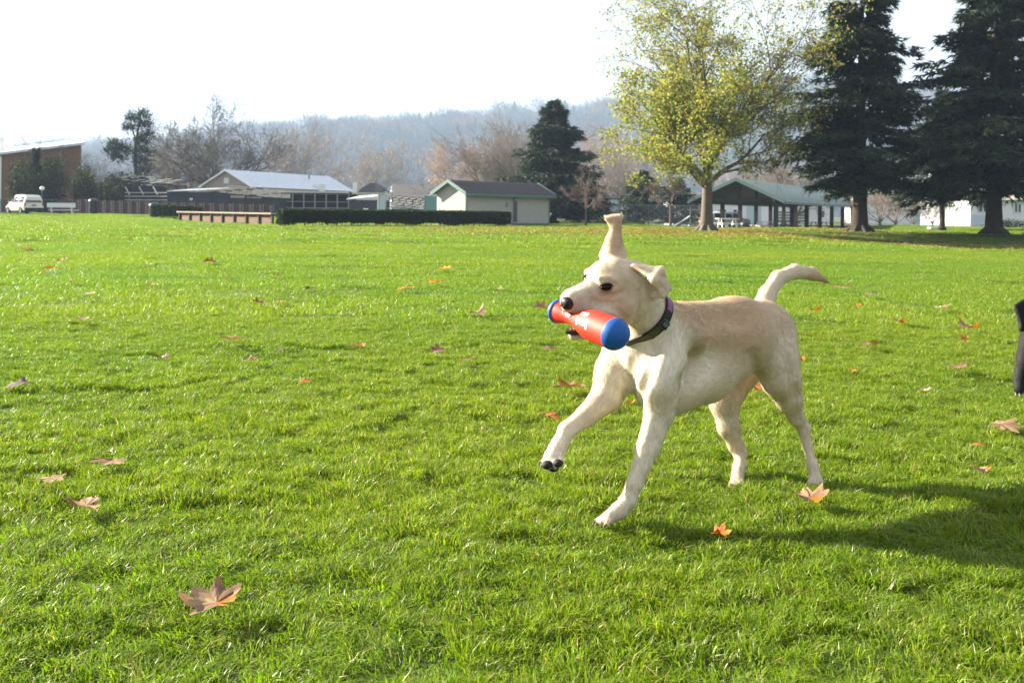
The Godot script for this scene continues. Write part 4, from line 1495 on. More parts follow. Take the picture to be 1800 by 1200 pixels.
func picnic_table(label: String, pos: Vector3, turn: float, m: Material, w := 1.8) -> void:
	var root := thing("picnic_table", label, "table", pos, turn)
	for k in 4:
		boxp("top_plank", m, root, Vector3(0, 0.74, -0.3 + 0.2 * k), Vector3(w, 0.045, 0.18))
	for s in [-1.0, 1.0]:
		boxp("bench_plank", m, root, Vector3(0, 0.44, s * 0.72), Vector3(w, 0.045, 0.26))
		for e in [-1.0, 1.0]:
			var b := MB.new()
			b.bar(Vector3(e * w * 0.34, -0.05, s * 0.62), Vector3(e * w * 0.34, 0.72, s * 0.2), 0.045, 0.045, 5)
			piece("leg", b, m, root)
		boxp("cross_bar", m, root, Vector3(s * w * 0.34, 0.40, 0), Vector3(0.06, 0.07, 1.5))

func litter_bin(label: String, pos: Vector3, h: float) -> void:
	var root := thing("litter_bin", label, "bin", pos)
	var b := MB.new()
	b.lathe(Vector3(0, -0.05, 0), Vector3.UP, [[0.0, 0.0], [0.30, 0.0], [0.34, 0.05], [0.36, h * 0.72], [0.36, h * 0.76]], 16)
	piece("barrel", b, M.bin_dark, root)
	b = MB.new()
	b.lathe(Vector3(0, h * 0.73, 0), Vector3.UP, [[0.40, 0.0], [0.40, 0.04], [0.37, 0.16], [0.26, 0.26], [0.0, 0.31]], 16)
	piece("domed_lid", b, M.bin_dark, root)

func furniture() -> void:
	minivan()
	pickup()
	# white bench, seen from behind
	var p := on(108, 91)
	var root := thing("park_bench", "white two-plank park bench beside the parked van", "bench", p, 0.05)
	boxp("backrest", M.white_paint, root, Vector3(0, 0.80, 0.15), Vector3(2.55, 0.42, 0.05))
	boxp("seat", M.white_paint, root, Vector3(0.1, 0.36, -0.15), Vector3(2.6, 0.07, 0.42))
	for s in [-1.0, 1.0]:
		boxp("leg", M.white_paint, root, Vector3(s * 0.92, 0.16, -0.1), Vector3(0.09, 0.42, 0.4))
		boxp("back_support", M.white_paint, root, Vector3(s * 0.92, 0.55, 0.09), Vector3(0.08, 0.6, 0.06))
	litter_bin("dark litter bin with domed lid right of the white bench", on(163, 90), 1.55)
	litter_bin("dark litter bin half hidden left of the short hedge", on(270, 80), 1.15)
	litter_bin("dark litter bin under the pavilion's left post", on(1311, 73), 0.85)
	# lamp post
	root = thing("globe_lamp", "small white globe lamp behind the parked van", "lamp", on(73, 96))
	var b := MB.new()
	b.bar(Vector3(0, -0.1, 0), Vector3(0, 2.25, 0), 0.06, 0.045, 8)
	piece("post", b, M.grey_steel, root)
	b = MB.new()
	b.ball(Vector3(0, 2.42, 0), Vector3(0.22, 0.2, 0.22))
	piece("globe", b, M.globe, root)
	root = thing("globe_lamp", "small white globe lamp before the brownish grey far roof", "lamp", on(688, 140))
	b = MB.new()
	b.bar(Vector3(0, -0.1, 0), Vector3(0, 3.5, 0), 0.07, 0.05, 8)
	piece("post", b, M.grey_steel, root)
	b = MB.new()
	b.ball(Vector3(0, 3.65, 0), Vector3(0.17, 0.16, 0.17))
	piece("globe", b, M.globe, root)
	# timber retaining wall
	var a0 := on(318, 70)
	var a1 := on(481, 60)
	root = thing("timber_wall", "low reddish timber wall with dark posts and pale cap", "wall", a0)
	var f := frame(a0, a1)
	var la := (a1 - a0).length()
	var dy := a1.y - a0.y
	for s in 9:
		var q := la * s / 8.0
		var g := dy * s / 8.0
		fbox("wall_post", M.dark_timber, root, f, q - 0.07, q + 0.07, g - 0.3, g + 0.60, -0.16, -0.02)
		if s < 8:
			for j in 3:
				var bb := MB.new()
				var y0 := -0.12 + 0.235 * j
				var g1 := dy * (s + 1) / 8.0
				var q1 := la * (s + 1) / 8.0
				bb.hexa([f.p(q + 0.07, g + y0, -0.06), f.p(q1 - 0.07, g1 + y0, -0.06), f.p(q1 - 0.07, g1 + y0, 0.04), f.p(q + 0.07, g + y0, 0.04), f.p(q + 0.07, g + y0 + 0.22, -0.06), f.p(q1 - 0.07, g1 + y0 + 0.22, -0.06), f.p(q1 - 0.07, g1 + y0 + 0.22, 0.04), f.p(q + 0.07, g + y0 + 0.22, 0.04)])
				piece("plank", bb, M.red_timber, root)
	b = MB.new()
	b.hexa([f.p(-0.2, 0.61, -0.26), f.p(la + 0.1, dy + 0.61, -0.26), f.p(la + 0.1, dy + 0.61, 0.14), f.p(-0.2, 0.61, 0.14), f.p(-0.2, 0.69, -0.26), f.p(la + 0.1, dy + 0.69, -0.26), f.p(la + 0.1, dy + 0.69, 0.14), f.p(-0.2, 0.69, 0.14)])
	piece("cap_plank", b, M.pale_timber, root)
	mesh_fence("dark wire fence behind the parked van and bench", on(-40, 99), on(158, 97), 1.35, 9, M.navy_wall, 0.10)
	mesh_fence("grey wire ball-field fence between the sapling and the maple", on(982, 93), on(1222, 90), 1.7, 9, M.grey_steel, 0.16)
	# backstop with pale roof rail and slanting white braces
	root = thing("backstop", "grey wire backstop with pale top rail behind the dog's raised ear", "fence", on(1073, 89))
	for x in [-0.75, 0.75]:
		b = MB.new()
		b.bar(Vector3(x, -0.2, 0), Vector3(x, 2.3, 0), 0.05, 0.05, 6)
		piece("post", b, M.grey_steel, root)
	boxp("top_rail", M.steel, root, Vector3(0, 2.33, 0), Vector3(1.7, 0.1, 0.3))
	b = MB.new()
	b.bar(Vector3(-1.9, 1.2, 0), Vector3(-0.8, 0.25, 0), 0.05, 0.05, 6)
	piece("brace", b, M.steel, root)
	root = thing("pipe_gate", "slanting white pipe brace left of the maple trunk", "gate", on(1198, 86))
	b = MB.new()
	b.bar(Vector3(-0.8, 0.15, 0), Vector3(0.75, 1.15, 0), 0.06, 0.06, 6)
	piece("brace", b, M.white_paint, root)
	b = MB.new()
	b.bar(Vector3(0.8, -0.2, 0), Vector3(0.8, 1.9, 0), 0.06, 0.06, 6)
	piece("post", b, M.grey_steel, root)
	# tables
	picnic_table("white picnic table just right of the maple trunk", on(1279, 66), 0.1, M.white_paint, 1.4)
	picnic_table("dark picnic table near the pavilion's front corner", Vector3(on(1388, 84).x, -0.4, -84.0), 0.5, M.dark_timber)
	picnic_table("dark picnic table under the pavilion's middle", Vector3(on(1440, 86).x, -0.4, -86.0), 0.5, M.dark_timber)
	picnic_table("pale picnic table deep under the pavilion", Vector3(on(1345, 83).x, -0.4, -83.0), 0.5, M.lath)
	root = thing("low_bench", "low pale and dark bench on the grass below the slim conifer", "bench", on(1648, 64), 0.2)
	boxp("seat", M.white_paint, root, Vector3(-0.3, 0.24, 0), Vector3(0.55, 0.08, 0.4))
	boxp("seat", M.dark_timber, root, Vector3(0.28, 0.20, 0), Vector3(0.6, 0.10, 0.42))
	for s in [-1.0, 1.0]:
		boxp("leg", M.dark_timber, root, Vector3(s * 0.4, 0.05, 0), Vector3(0.1, 0.28, 0.34))

func mesh_fence(label: String, a: Vector3, e: Vector3, h: float, n: int, m: Material, gap: float) -> void:
	var root := thing("wire_fence", label, "fence", a)
	var f := frame(a, e)
	var la := (e - a).length()
	for s in n + 1:
		var b := MB.new()
		var q := la * s / n
		b.bar(f.p(q, -0.2, 0), f.p(q, h + 0.05, 0), 0.05, 0.05, 6)
		piece("post", b, M.grey_steel, root)
	for y in [0.1, h]:
		var b := MB.new()
		b.bar(f.p(0, y, 0), f.p(la, y, 0), 0.035, 0.035, 5)
		piece("rail", b, M.grey_steel, root)
	var w := MB.new()
	var c := int((la + h) / gap)
	for k in c:
		var x0 := k * gap - h
		var p0 := Vector2(x0, 0.0)
		var p1 := Vector2(x0 + h, h)
		if p0.x < 0.0:
			p0 = Vector2(0, -x0)
		if p1.x > la:
			p1 = Vector2(la, la - x0)
		if p1.y - p0.y < 0.02:
			continue
		w.bar(f.p(p0.x, p0.y, 0.02), f.p(p1.x, p1.y, 0.02), 0.010, 0.010, 3, false)
		w.bar(f.p(la - p0.x, p0.y, 0.04), f.p(la - p1.x, p1.y, 0.04), 0.010, 0.010, 3, false)
	tag(piece("wire_mesh", w, m, root), "", "", "", "stuff")

# ---------------------------------------------------------------- fallen leaves
# maple leaf: five pointed lobes, cupped and curled
func maple_leaf_mesh(sd: int, curl: float, c0: Color, c1: Color, accent := Color(-1, 0, 0)) -> ArrayMesh:
	var rg := RandomNumberGenerator.new()
	rg.seed = sd
	var b := MB.new()
	b.flat = true
	b.colored = true
	var lob := [[90.0, rg.randf_range(0.8, 1.05)], [42.0, rg.randf_range(0.65, 1.0)], [138.0, rg.randf_range(0.65, 1.0)], [-2.0, rg.randf_range(0.4, 0.72)], [182.0, rg.randf_range(0.4, 0.72)]]
	var out := []
	var n := 90
	for k in n:
		var deg := -90.0 + 360.0 * k / n
		var r := 0.42
		for l in lob:
			var dd := absf(wrapf(deg - l[0], -180.0, 180.0))
			r = maxf(r, l[1] * pow(maxf(1.0 - dd / 25.0, 0.0), 0.8) * 0.62 + 0.38)
			var e := absf(dd - 9.0)
			if e < 4.0:
				r = maxf(r, l[1] * (0.72 + 0.10 * (1.0 - e / 4.0)))
		if absf(wrapf(deg + 90.0, -180, 180)) < 14.0:
			r = 0.12
		r *= rg.randf_range(0.93, 1.06)
		out.append(Vector2(cos(deg_to_rad(deg)), sin(deg_to_rad(deg))) * r)
	var ph := rg.randf() * TAU
	var bend := rg.randf_range(0.5, 1.2) * curl
	var roll_dir := rg.randf() * TAU
	var roll_up := 0.75 if rg.randf() < 0.5 else -0.45
	var lift := []
	for k in 8:
		lift.append(rg.randf_range(-0.16, 0.34))
	var shape := func(q: Vector2) -> Vector3:
		var rr := q.length()
		var an := q.angle()
		var lf := wrapf(rad_to_deg(an) + 2.0, 0.0, 360.0) / 45.0
		var li := int(floor(lf)) % 8
		var lw: float = lerpf(lift[li], lift[(li + 1) % 8], sm(0.0, 1.0, lf - floor(lf)))
		var y: float = curl * (0.10 * rr * sin(2.0 * an + ph) + lw * rr * rr + 0.02 * sin(an * 10.0) * rr) + 0.08 * rr * rr * bend
		var pull := 1.0 - 0.12 * curl * rr * rr
		var s := q.rotated(roll_dir) * pull
		var kap := maxf(0.75 * curl, 0.05)
		var z := s.x * kap      # the blade rolls up along one direction
		return Vector3(sin(z) / kap, y * 0.55 + (1.0 - cos(z)) / kap * roll_up - s.y * s.y * 0.10 * curl, -s.y) * 0.5
	for k in n:
		var q0: Vector2 = out[k]
		var q1: Vector2 = out[(k + 1) % n]
		for s in 3:
			b.col = c0.lerp(c1, clampf(0.5 + 0.6 * sin(k * 0.14 + ph) + rg.randf_range(-0.25, 0.25), 0, 1))
			if accent.r > 0.0 and sin(k * 0.07 + ph * 1.7) > 0.72:
				b.col = accent * rg.randf_range(0.85, 1.1)
			var a: Vector3 = shape.call(q0 * s / 3.0)
			var d: Vector3 = shape.call(q1 * s / 3.0)
			var e: Vector3 = shape.call(q1 * (s + 1) / 3.0)
			var f: Vector3 = shape.call(q0 * (s + 1) / 3.0)
			if s > 0:
				b.leaf3(a, d, e)
			b.leaf3(a, e, f)
	return b.mesh()

func leaf_stem(sd: int) -> ArrayMesh:
	var rg := RandomNumberGenerator.new()
	rg.seed = sd
	var b := MB.new()
	b.colored = true
	b.col = Color(0.22, 0.10, 0.05)
	b.tube(PackedVector3Array([Vector3(0, 0, 0.02), Vector3(rg.randf_range(-0.05, 0.05), 0.03, 0.18), Vector3(rg.randf_range(-0.08, 0.08), 0.02, 0.36)]), PackedFloat32Array([0.008, 0.007, 0.010]), 4)
	return b.mesh()

func fallen_leaves() -> void:
	var tan0 := Color(0.20, 0.115, 0.06)
	var tan1 := Color(0.34, 0.225, 0.125)
	var org0 := Color(0.32, 0.085, 0.012)
	var org1 := Color(0.46, 0.17, 0.02)
	var brn0 := Color(0.13, 0.065, 0.045)
	var brn1 := Color(0.28, 0.15, 0.10)
	var pal := {"t": [tan0, tan1], "o": [org0, org1], "b": [brn0, brn1], "m": [Color(0.20, 0.115, 0.065), Color(0.37, 0.245, 0.135)], "d": [Color(0.07, 0.045, 0.05), Color(0.16, 0.10, 0.09)], "y": [Color(0.62, 0.30, 0.03), Color(0.75, 0.42, 0.06)], "w": [Color(0.55, 0.48, 0.42), Color(0.70, 0.64, 0.56)]}
	# px, py, width in pixels, palette, curl, label
	var L := [
		[380, 1056, 150, "m", 1.3, "large curled tan and bright orange leaf lowest on the left lawn"],
		[150, 886, 115, "t", 1.5, "tan leaf rolled like a wave at lower left, below two others"],
		[85, 838, 85, "t", 1.2, "thin folded tan leaf at far left between two larger leaves"],
		[200, 806, 95, "t", 1.0, "pale tan jagged leaf above the rolled one at lower left"],
		[38, 672, 85, "d", 1.3, "dark purple-brown leaf cut by the left edge"],
		[1424, 872, 100, "m", 1.4, "large tan and rust leaf at the dog's rear paws"],
		[1262, 944, 34, "o", 0.9, "small rust-red leaf in front of the dog's shadow"],
		[1728, 830, 40, "m", 1.2, "small rust leaf above the dog's shadow at right"],
		[1760, 744, 86, "t", 0.9, "long pale tan leaf near the right edge below the black dog"],
		[1703, 578, 44, "m", 1.1, "orange and cream leaf left of the black dog's ear"],
		[1580, 566, 26, "o", 1.0, "small rust leaf right of the dog's tail"],
		[1432, 546, 20, "o", 1.0, "small orange leaf just below the dog's tail"],
		[1528, 606, 30, "b", 0.8, "small brown leaf right of the dog's rump"],
		[1680, 646, 32, "b", 0.9, "small brown leaf left of the black dog's paw"],
		[1628, 687, 14, "w", 1.2, "tiny pale leaf on the lawn right of the dog"],
		[1410, 636, 20, "o", 0.8, "tiny orange leaf behind the dog's left thigh"],
		[1328, 682, 30, "o", 1.0, "orange leaf seen between the dog's hind legs"],
		[967, 734, 36, "o", 1.1, "rust-red leaf beside the dog's raised foreleg"],
		[1008, 682, 52, "t", 0.7, "pale tan leaf left of the dog's chest"],
		[1108, 712, 18, "o", 0.9, "small orange leaf between the dog's forelegs"],
		[952, 543, 26, "t", 0.9, "short tan leaf left of the toy's blue end"],
		[773, 618, 30, "b", 0.9, "brown leaf on mid lawn left of the dog, lower right of a row of three"],
		[818, 634, 28, "t", 0.8, "pale tan leaf nearest left of the dog on mid lawn"],
		[628, 612, 34, "m", 1.4, "standing orange-brown leaf in the middle of the left lawn"],
		[436, 632, 34, "b", 1.3, "dark brown jagged leaf on the left mid lawn"],
		[491, 616, 18, "d", 1.0, "small grey-brown leaf right above the jagged brown one"],
		[412, 598, 38, "t", 0.7, "flat pinkish tan leaf on the left mid lawn"],
		[286, 631, 22, "b", 1.1, "small dark brown leaf left of the jagged brown one"],
		[533, 672, 26, "o", 1.0, "small red-brown leaf alone on the left mid lawn"],
		[144, 563, 28, "t", 0.8, "small tan leaf on the far left mid lawn"],
		[712, 507, 26, "y", 0.8, "bright orange-yellow leaf on the lawn ahead of the dog"],
		[766, 497, 32, "y", 0.5, "pale orange leaf right behind the bright orange-yellow one"],
		[838, 552, 30, "t", 0.8, "narrow tan leaf left of the toy on mid lawn"],
		[493, 531, 18, "y", 0.7, "small orange leaf on the lawn, right of a dark one"],
		[456, 533, 24, "b", 1.2, "small dark leaf left of a small orange one"],
		[366, 460, 18, "b", 0.9, "brown leaf far out on the left lawn"],
		[108, 458, 14, "b", 1.1, "brown leaf far out at left, above a rust one"],
		[88, 472, 16, "o", 0.9, "rust leaf far out at left, below a brown one"],
		[126, 495, 14, "b", 1.0, "small purple-brown leaf at far left mid lawn"],
		[272, 501, 12, "w", 1.2, "tiny whitish leaf on the left lawn"],
		[155, 518, 16, "w", 0.5, "flat whitish leaf on the far left lawn"],
		[47, 437, 16, "o", 0.8, "rust leaf far away near the left edge"],
		[27, 433, 12, "b", 0.8, "tiny brown leaf far away near the left edge"],
		[782, 473, 22, "y", 0.6, "orange leaf far out on the lawn before the long hedge"],
		[590, 466, 14, "b", 0.8, "tiny dark leaf far out at the middle of the lawn"],
		[488, 485, 14, "o", 0.8, "tiny orange leaf far out left of the middle"],
		[262, 465, 12, "w", 0.9, "tiny pale leaf far out on the left lawn"],
		[400, 487, 12, "o", 0.7, "tiny orange leaf far out on the left lawn"],
		[545, 509, 16, "d", 0.9, "small dark leaf behind the small orange ones"],
		[880, 509, 12, "w", 0.9, "tiny grey leaf far out left of the dog's head"],
		[1480, 506, 30, "t", 0.4, "flat pale tan leaf beside the tail's tip"],
		[1528, 517, 18, "t", 0.5, "small flat tan leaf right of the tail's tip"],
		[1652, 541, 26, "w", 0.4, "flat whitish leaf on the right mid lawn"],
		[1700, 600, 16, "o", 0.8, "small rust leaf just below the orange and cream one"],
		[1506, 538, 14, "o", 0.6, "tiny rust leaf right of the dog's back"],
		[1504, 655, 14, "y", 0.6, "tiny orange leaf right of the dog's thigh"],
		[1725, 786, 18, "o", 0.6, "tiny rust leaf below the long tan leaf at right"],
		[965, 613, 26, "b", 0.6, "thin dark leaf just below the dog's lower jaw"],
	]
	var i := 0
	for q in L:
		i += 1
		var d := 5.0
		for it in 6:   # distance at which the ground shows at that pixel
			var w: Vector3 = at(q[0], q[1], d)
			var g := gy(w.x, d) + 0.045
			d = d * (EYE - g) / (EYE - w.y)
		var p: Vector3 = at(q[0], q[1], d)
		var size: float = q[2] * d / F
		size = clampf(size * (1.0 if q[2] > 60 else 1.3), 0.06, 0.21)
		var c: Array = pal[q[3]]
		var root := thing("fallen_leaf", q[5], "leaf", Vector3(p.x, gy(p.x, d) + (0.042 if q[2] > 60 else 0.055), p.z), rng.randf() * TAU, "maple leaves fallen on the lawn")
		root.rotation.x = rng.randf_range(-0.12, 0.12)
		root.scale = Vector3.ONE * size * (1.15 if q[2] > 60 else 1.5)
		put("blade", maple_leaf_mesh(500 + i, q[4] * (1.25 if q[2] > 60 else 2.3), c[0], c[1], Color(0.46, 0.13, 0.012) if q[3] == "m" else Color(-1, 0, 0)), M.fallen_leaf, root)
		put("stem", leaf_stem(900 + i), M.fallen_leaf, root)
	# drift of small leaves under the maple and conifers
	var lm := maple_leaf_mesh(77, 0.9, Color(1, 1, 1), Color(0.75, 0.75, 0.75))
	var ts := []
	var cs := PackedColorArray()
	while ts.size() < 13000:
		var x := 9.5 + rng.randfn() * 8.0
		var dd := 48.0 + rng.randfn() * 6.5
		if rng.randf() < 0.12:
			x = rng.randf_range(-14, 22)
			dd = rng.randf_range(34, 62)
		var e := rng.randf()
		var col := Color(0.42, 0.34, 0.08).lerp(Color(0.30, 0.18, 0.06), e)
		ts.append(Transform3D(Basis.from_euler(Vector3(rng.randf_range(-0.5, 0.5), rng.randf() * TAU, rng.randf_range(-0.5, 0.5))).scaled(Vector3.ONE * rng.randf_range(0.09, 0.17)), Vector3(x, gy(x, dd) + 0.065, -dd)))
		cs.append(col)
	tag(multi("leaf_litter", lm, M.fallen_leaf, ts, cs), "yellow-brown leaf litter strewn under the maple", "leaves", "", "stuff")

# ---------------------------------------------------------------- dogs
# A body is a list of parts of one distance field; each is [kind, a, b, c, r0, r1, blend, flow]
# kind 0: tapered capsule a-b; 1: sheet a-b-c of half thickness r0; 2: capsule cut away
var prims := []
var slim := 0.0     # room left for the hair

func cap(x0: float, y0: float, d0: float, r0: float, x1: float, y1: float, d1: float, r1: float, k: float, flow := 1.0, kind := 0) -> void:
	var a := at(x0, y0, d0)
	var b := at(x1, y1, d1)
	prims.append([kind, a, b, b, r0 * d0 / F - slim, r1 * d1 / F - slim, k, flow])

# chain of [px, py, distance, radius in px]
func chain(pts: Array, k: float, flow := 1.0) -> void:
	for i in pts.size() - 1:
		var p: Array = pts[i]
		var q: Array = pts[i + 1]
		cap(p[0], p[1], p[2], p[3], q[0], q[1], q[2], q[3], k, flow)

func sheet(p: Array, q: Array, s: Array, t: float, k: float) -> void:
	prims.append([1, at(p[0], p[1], p[2]), at(q[0], q[1], q[2]), at(s[0], s[1], s[2]), t, t, k, 1.0])

func prim_dist(m: Array, p: Vector3) -> float:
	var a: Vector3 = m[1]
	var b: Vector3 = m[2]
	if m[0] != 1:
		var ba := b - a
		var h := clampf((p - a).dot(ba) / maxf(ba.length_squared(), 1e-9), 0.0, 1.0)
		return (p - a - ba * h).length() - lerpf(m[4], m[5], h)
	var c: Vector3 = m[3]
	var v0 := b - a
	var v1 := c - b
	var v2 := a - c
	var nn := v0.cross(v2)
	var p0 := p - a
	var p1 := p - b
	var p2 := p - c
	var d2: float
	if v0.cross(nn).dot(p0) >= 0.0 and v1.cross(nn).dot(p1) >= 0.0 and v2.cross(nn).dot(p2) >= 0.0 or v0.cross(nn).dot(p0) <= 0.0 and v1.cross(nn).dot(p1) <= 0.0 and v2.cross(nn).dot(p2) <= 0.0:
		d2 = pow(nn.dot(p0), 2.0) / nn.length_squared()
	else:
		d2 = minf((v0 * clampf(v0.dot(p0) / v0.length_squared(), 0, 1) - p0).length_squared(), minf((v1 * clampf(v1.dot(p1) / v1.length_squared(), 0, 1) - p1).length_squared(), (v2 * clampf(v2.dot(p2) / v2.length_squared(), 0, 1) - p2).length_squared()))
	return sqrt(d2) - m[4]

func smin(a: float, b: float, k: float) -> float:
	var h := maxf(k - absf(a - b), 0.0) / k
	return minf(a, b) - h * h * k * 0.25

func field(p: Vector3) -> float:
	var f := 1.0
	for m in prims:
		var d := prim_dist(m, p)
		if m[0] == 2:
			f = -smin(-f, d, m[6])
		else:
			f = smin(f, d, m[6])
	return f

func field_normal(p: Vector3) -> Vector3:
	var e := 0.002
	return Vector3(field(p + Vector3(e, 0, 0)) - field(p - Vector3(e, 0, 0)), field(p + Vector3(0, e, 0)) - field(p - Vector3(0, e, 0)), field(p + Vector3(0, 0, e)) - field(p - Vector3(0, 0, e))).normalized()

# where a line meets the body surface
func onto(from: Vector3, dir: Vector3, far := 1.0) -> Vector3:
	var t := 0.0
	for i in 80:
		var f := field(from + dir * t)
		if f < 0.0004 or t > far:
			break
		t += maxf(f * 0.8, 0.0005)
	return from + dir * t

var sv := PackedVector3Array()   # surface vertices, normals, triangles of the mesh being made
var sn := PackedVector3Array()
var si := PackedInt32Array()

# surface nets over the box lo..hi; keep: callable that says whether a cell centre is wanted
func polygonise(lo: Vector3, hi: Vector3, cell: float, keep: Callable) -> void:
	var nx := int((hi.x - lo.x) / cell) + 1
	var ny := int((hi.y - lo.y) / cell) + 1
	var nzz := int((hi.z - lo.z) / cell) + 1
	var g := PackedFloat32Array()
	g.resize(nx * ny * nzz)
	g.fill(1.0)
	var sy := nx
	var sz := nx * ny
	for m in prims:
		var a: Vector3 = m[1]
		var b: Vector3 = m[2]
		var c: Vector3 = m[3]
		var r0: float = m[4]
		var r1: float = m[5]
		var k: float = m[6]
		var pad := maxf(r0, r1) + k + cell * 3.0
		var l := (a.min(b).min(c) - Vector3.ONE * pad - lo) / cell
		var h := (a.max(b).max(c) + Vector3.ONE * pad - lo) / cell
		var x0 := clampi(int(l.x), 0, nx - 1)
		var x1 := clampi(int(h.x) + 1, 0, nx - 1)
		var y0 := clampi(int(l.y), 0, ny - 1)
		var y1 := clampi(int(h.y) + 1, 0, ny - 1)
		var z0 := clampi(int(l.z), 0, nzz - 1)
		var z1 := clampi(int(h.z) + 1, 0, nzz - 1)
		var ba := b - a
		var inv := 1.0 / maxf(ba.length_squared(), 1e-9)
		var kind: int = m[0]
		for z in range(z0, z1 + 1):
			for y in range(y0, y1 + 1):
				var i := z * sz + y * sy + x0
				var p := lo + Vector3(x0, y, z) * cell
				for x in range(x0, x1 + 1):
					var d: float
					if kind == 1:
						d = prim_dist(m, p)
					else:
						var pa := p - a
						var t := clampf(pa.dot(ba) * inv, 0.0, 1.0)
						d = (pa - ba * t).length() - (r0 + (r1 - r0) * t)
					var f := g[i]
					if kind == 2:
						var q := maxf(k - absf(-f - d), 0.0) / k
						g[i] = -(minf(-f, d) - q * q * k * 0.25)
					elif d < f + k:
						var q := maxf(k - absf(f - d), 0.0) / k
						g[i] = minf(f, d) - q * q * k * 0.25
					i += 1
					p.x += cell
	var id := PackedInt32Array()
	id.resize(nx * ny * nzz)
	id.fill(-1)
	var off := [0, 1, sy, sy + 1, sz, sz + 1, sz + sy, sz + sy + 1]
	var cor := [Vector3(0, 0, 0), Vector3(1, 0, 0), Vector3(0, 1, 0), Vector3(1, 1, 0), Vector3(0, 0, 1), Vector3(1, 0, 1), Vector3(0, 1, 1), Vector3(1, 1, 1)]
	var edges := [[0, 1], [2, 3], [4, 5], [6, 7], [0, 2], [1, 3], [4, 6], [5, 7], [0, 4], [1, 5], [2, 6], [3, 7]]
	var lim := cell * 2.2
	var active := PackedInt32Array()
	for z in range(1, nzz - 2):
		for y in range(1, ny - 2):
			var i := z * sz + y * sy
			for x in range(1, nx - 2):
				var f := g[i + x]
				if f > lim or f < -lim:
					continue
				var j := i + x
				var s0 := f < 0.0
				if (g[j + 1] < 0.0) == s0 and (g[j + sy] < 0.0) == s0 and (g[j + sz] < 0.0) == s0 and (g[j + sy + 1] < 0.0) == s0 and (g[j + sz + 1] < 0.0) == s0 and (g[j + sz + sy] < 0.0) == s0 and (g[j + sz + sy + 1] < 0.0) == s0:
					continue
				var acc := Vector3.ZERO
				var n := 0
				for e in edges:
					var f0: float = g[j + off[e[0]]]
					var f1: float = g[j + off[e[1]]]
					if (f0 < 0.0) != (f1 < 0.0):
						acc += cor[e[0]].lerp(cor[e[1]], f0 / (f0 - f1))
						n += 1
				var p: Vector3 = lo + (Vector3(x, y, z) + acc / n) * cell
				if not keep.call(p):
					continue
				id[j] = sv.size()
				active.append(j)
				sv.append(p)
				var gr := Vector3(g[j + 1] - g[j] + g[j + 1 + sy + sz] - g[j + sy + sz], g[j + sy] - g[j] + g[j + 1 + sy + sz] - g[j + 1 + sz], g[j + sz] - g[j] + g[j + 1 + sy + sz] - g[j + 1 + sy])
				sn.append(gr.normalized())
	for j in active:
		var f := g[j] < 0.0
		for ax in 3:
			var s: int = [1, sy, sz][ax]
			if (g[j + s] < 0.0) == f:
				continue
			var u: int = [sy, sz, 1][ax]
			var w: int = [sz, 1, sy][ax]
			var a := id[j]
			var b := id[j - u]
			var c := id[j - u - w]
			var d := id[j - w]
			if a < 0 or b < 0 or c < 0 or d < 0:
				continue
			for t in [[a, b, c], [a, c, d]]:
				var nn := sn[t[0]] + sn[t[1]] + sn[t[2]]
				if (sv[t[1]] - sv[t[0]]).cross(sv[t[2]] - sv[t[0]]).dot(nn) > 0.0:
					si.append(t[0]); si.append(t[2]); si.append(t[1])
				else:
					si.append(t[0]); si.append(t[1]); si.append(t[2])

func smooth_normals() -> void:
	var acc := PackedVector3Array()
	acc.resize(sv.size())
	for t in range(0, si.size(), 3):
		var n := (sv[si[t + 2]] - sv[si[t]]).cross(sv[si[t + 1]] - sv[si[t]])
		for k in 3:
			acc[si[t + k]] += n
	for k in sv.size():
		var n := acc[k]
		if n.dot(sn[k]) < 0.0:
			n = -n
		if n.length_squared() > 1e-16:
			sn[k] = n.normalized()

func body_mesh(cols: PackedColorArray) -> ArrayMesh:
	var a := []
	a.resize(Mesh.ARRAY_MAX)
	a[Mesh.ARRAY_VERTEX] = sv
	a[Mesh.ARRAY_NORMAL] = sn
	a[Mesh.ARRAY_COLOR] = cols
	a[Mesh.ARRAY_INDEX] = si
	var m := ArrayMesh.new()
	m.add_surface_from_arrays(Mesh.PRIMITIVE_TRIANGLES, a)
	return m

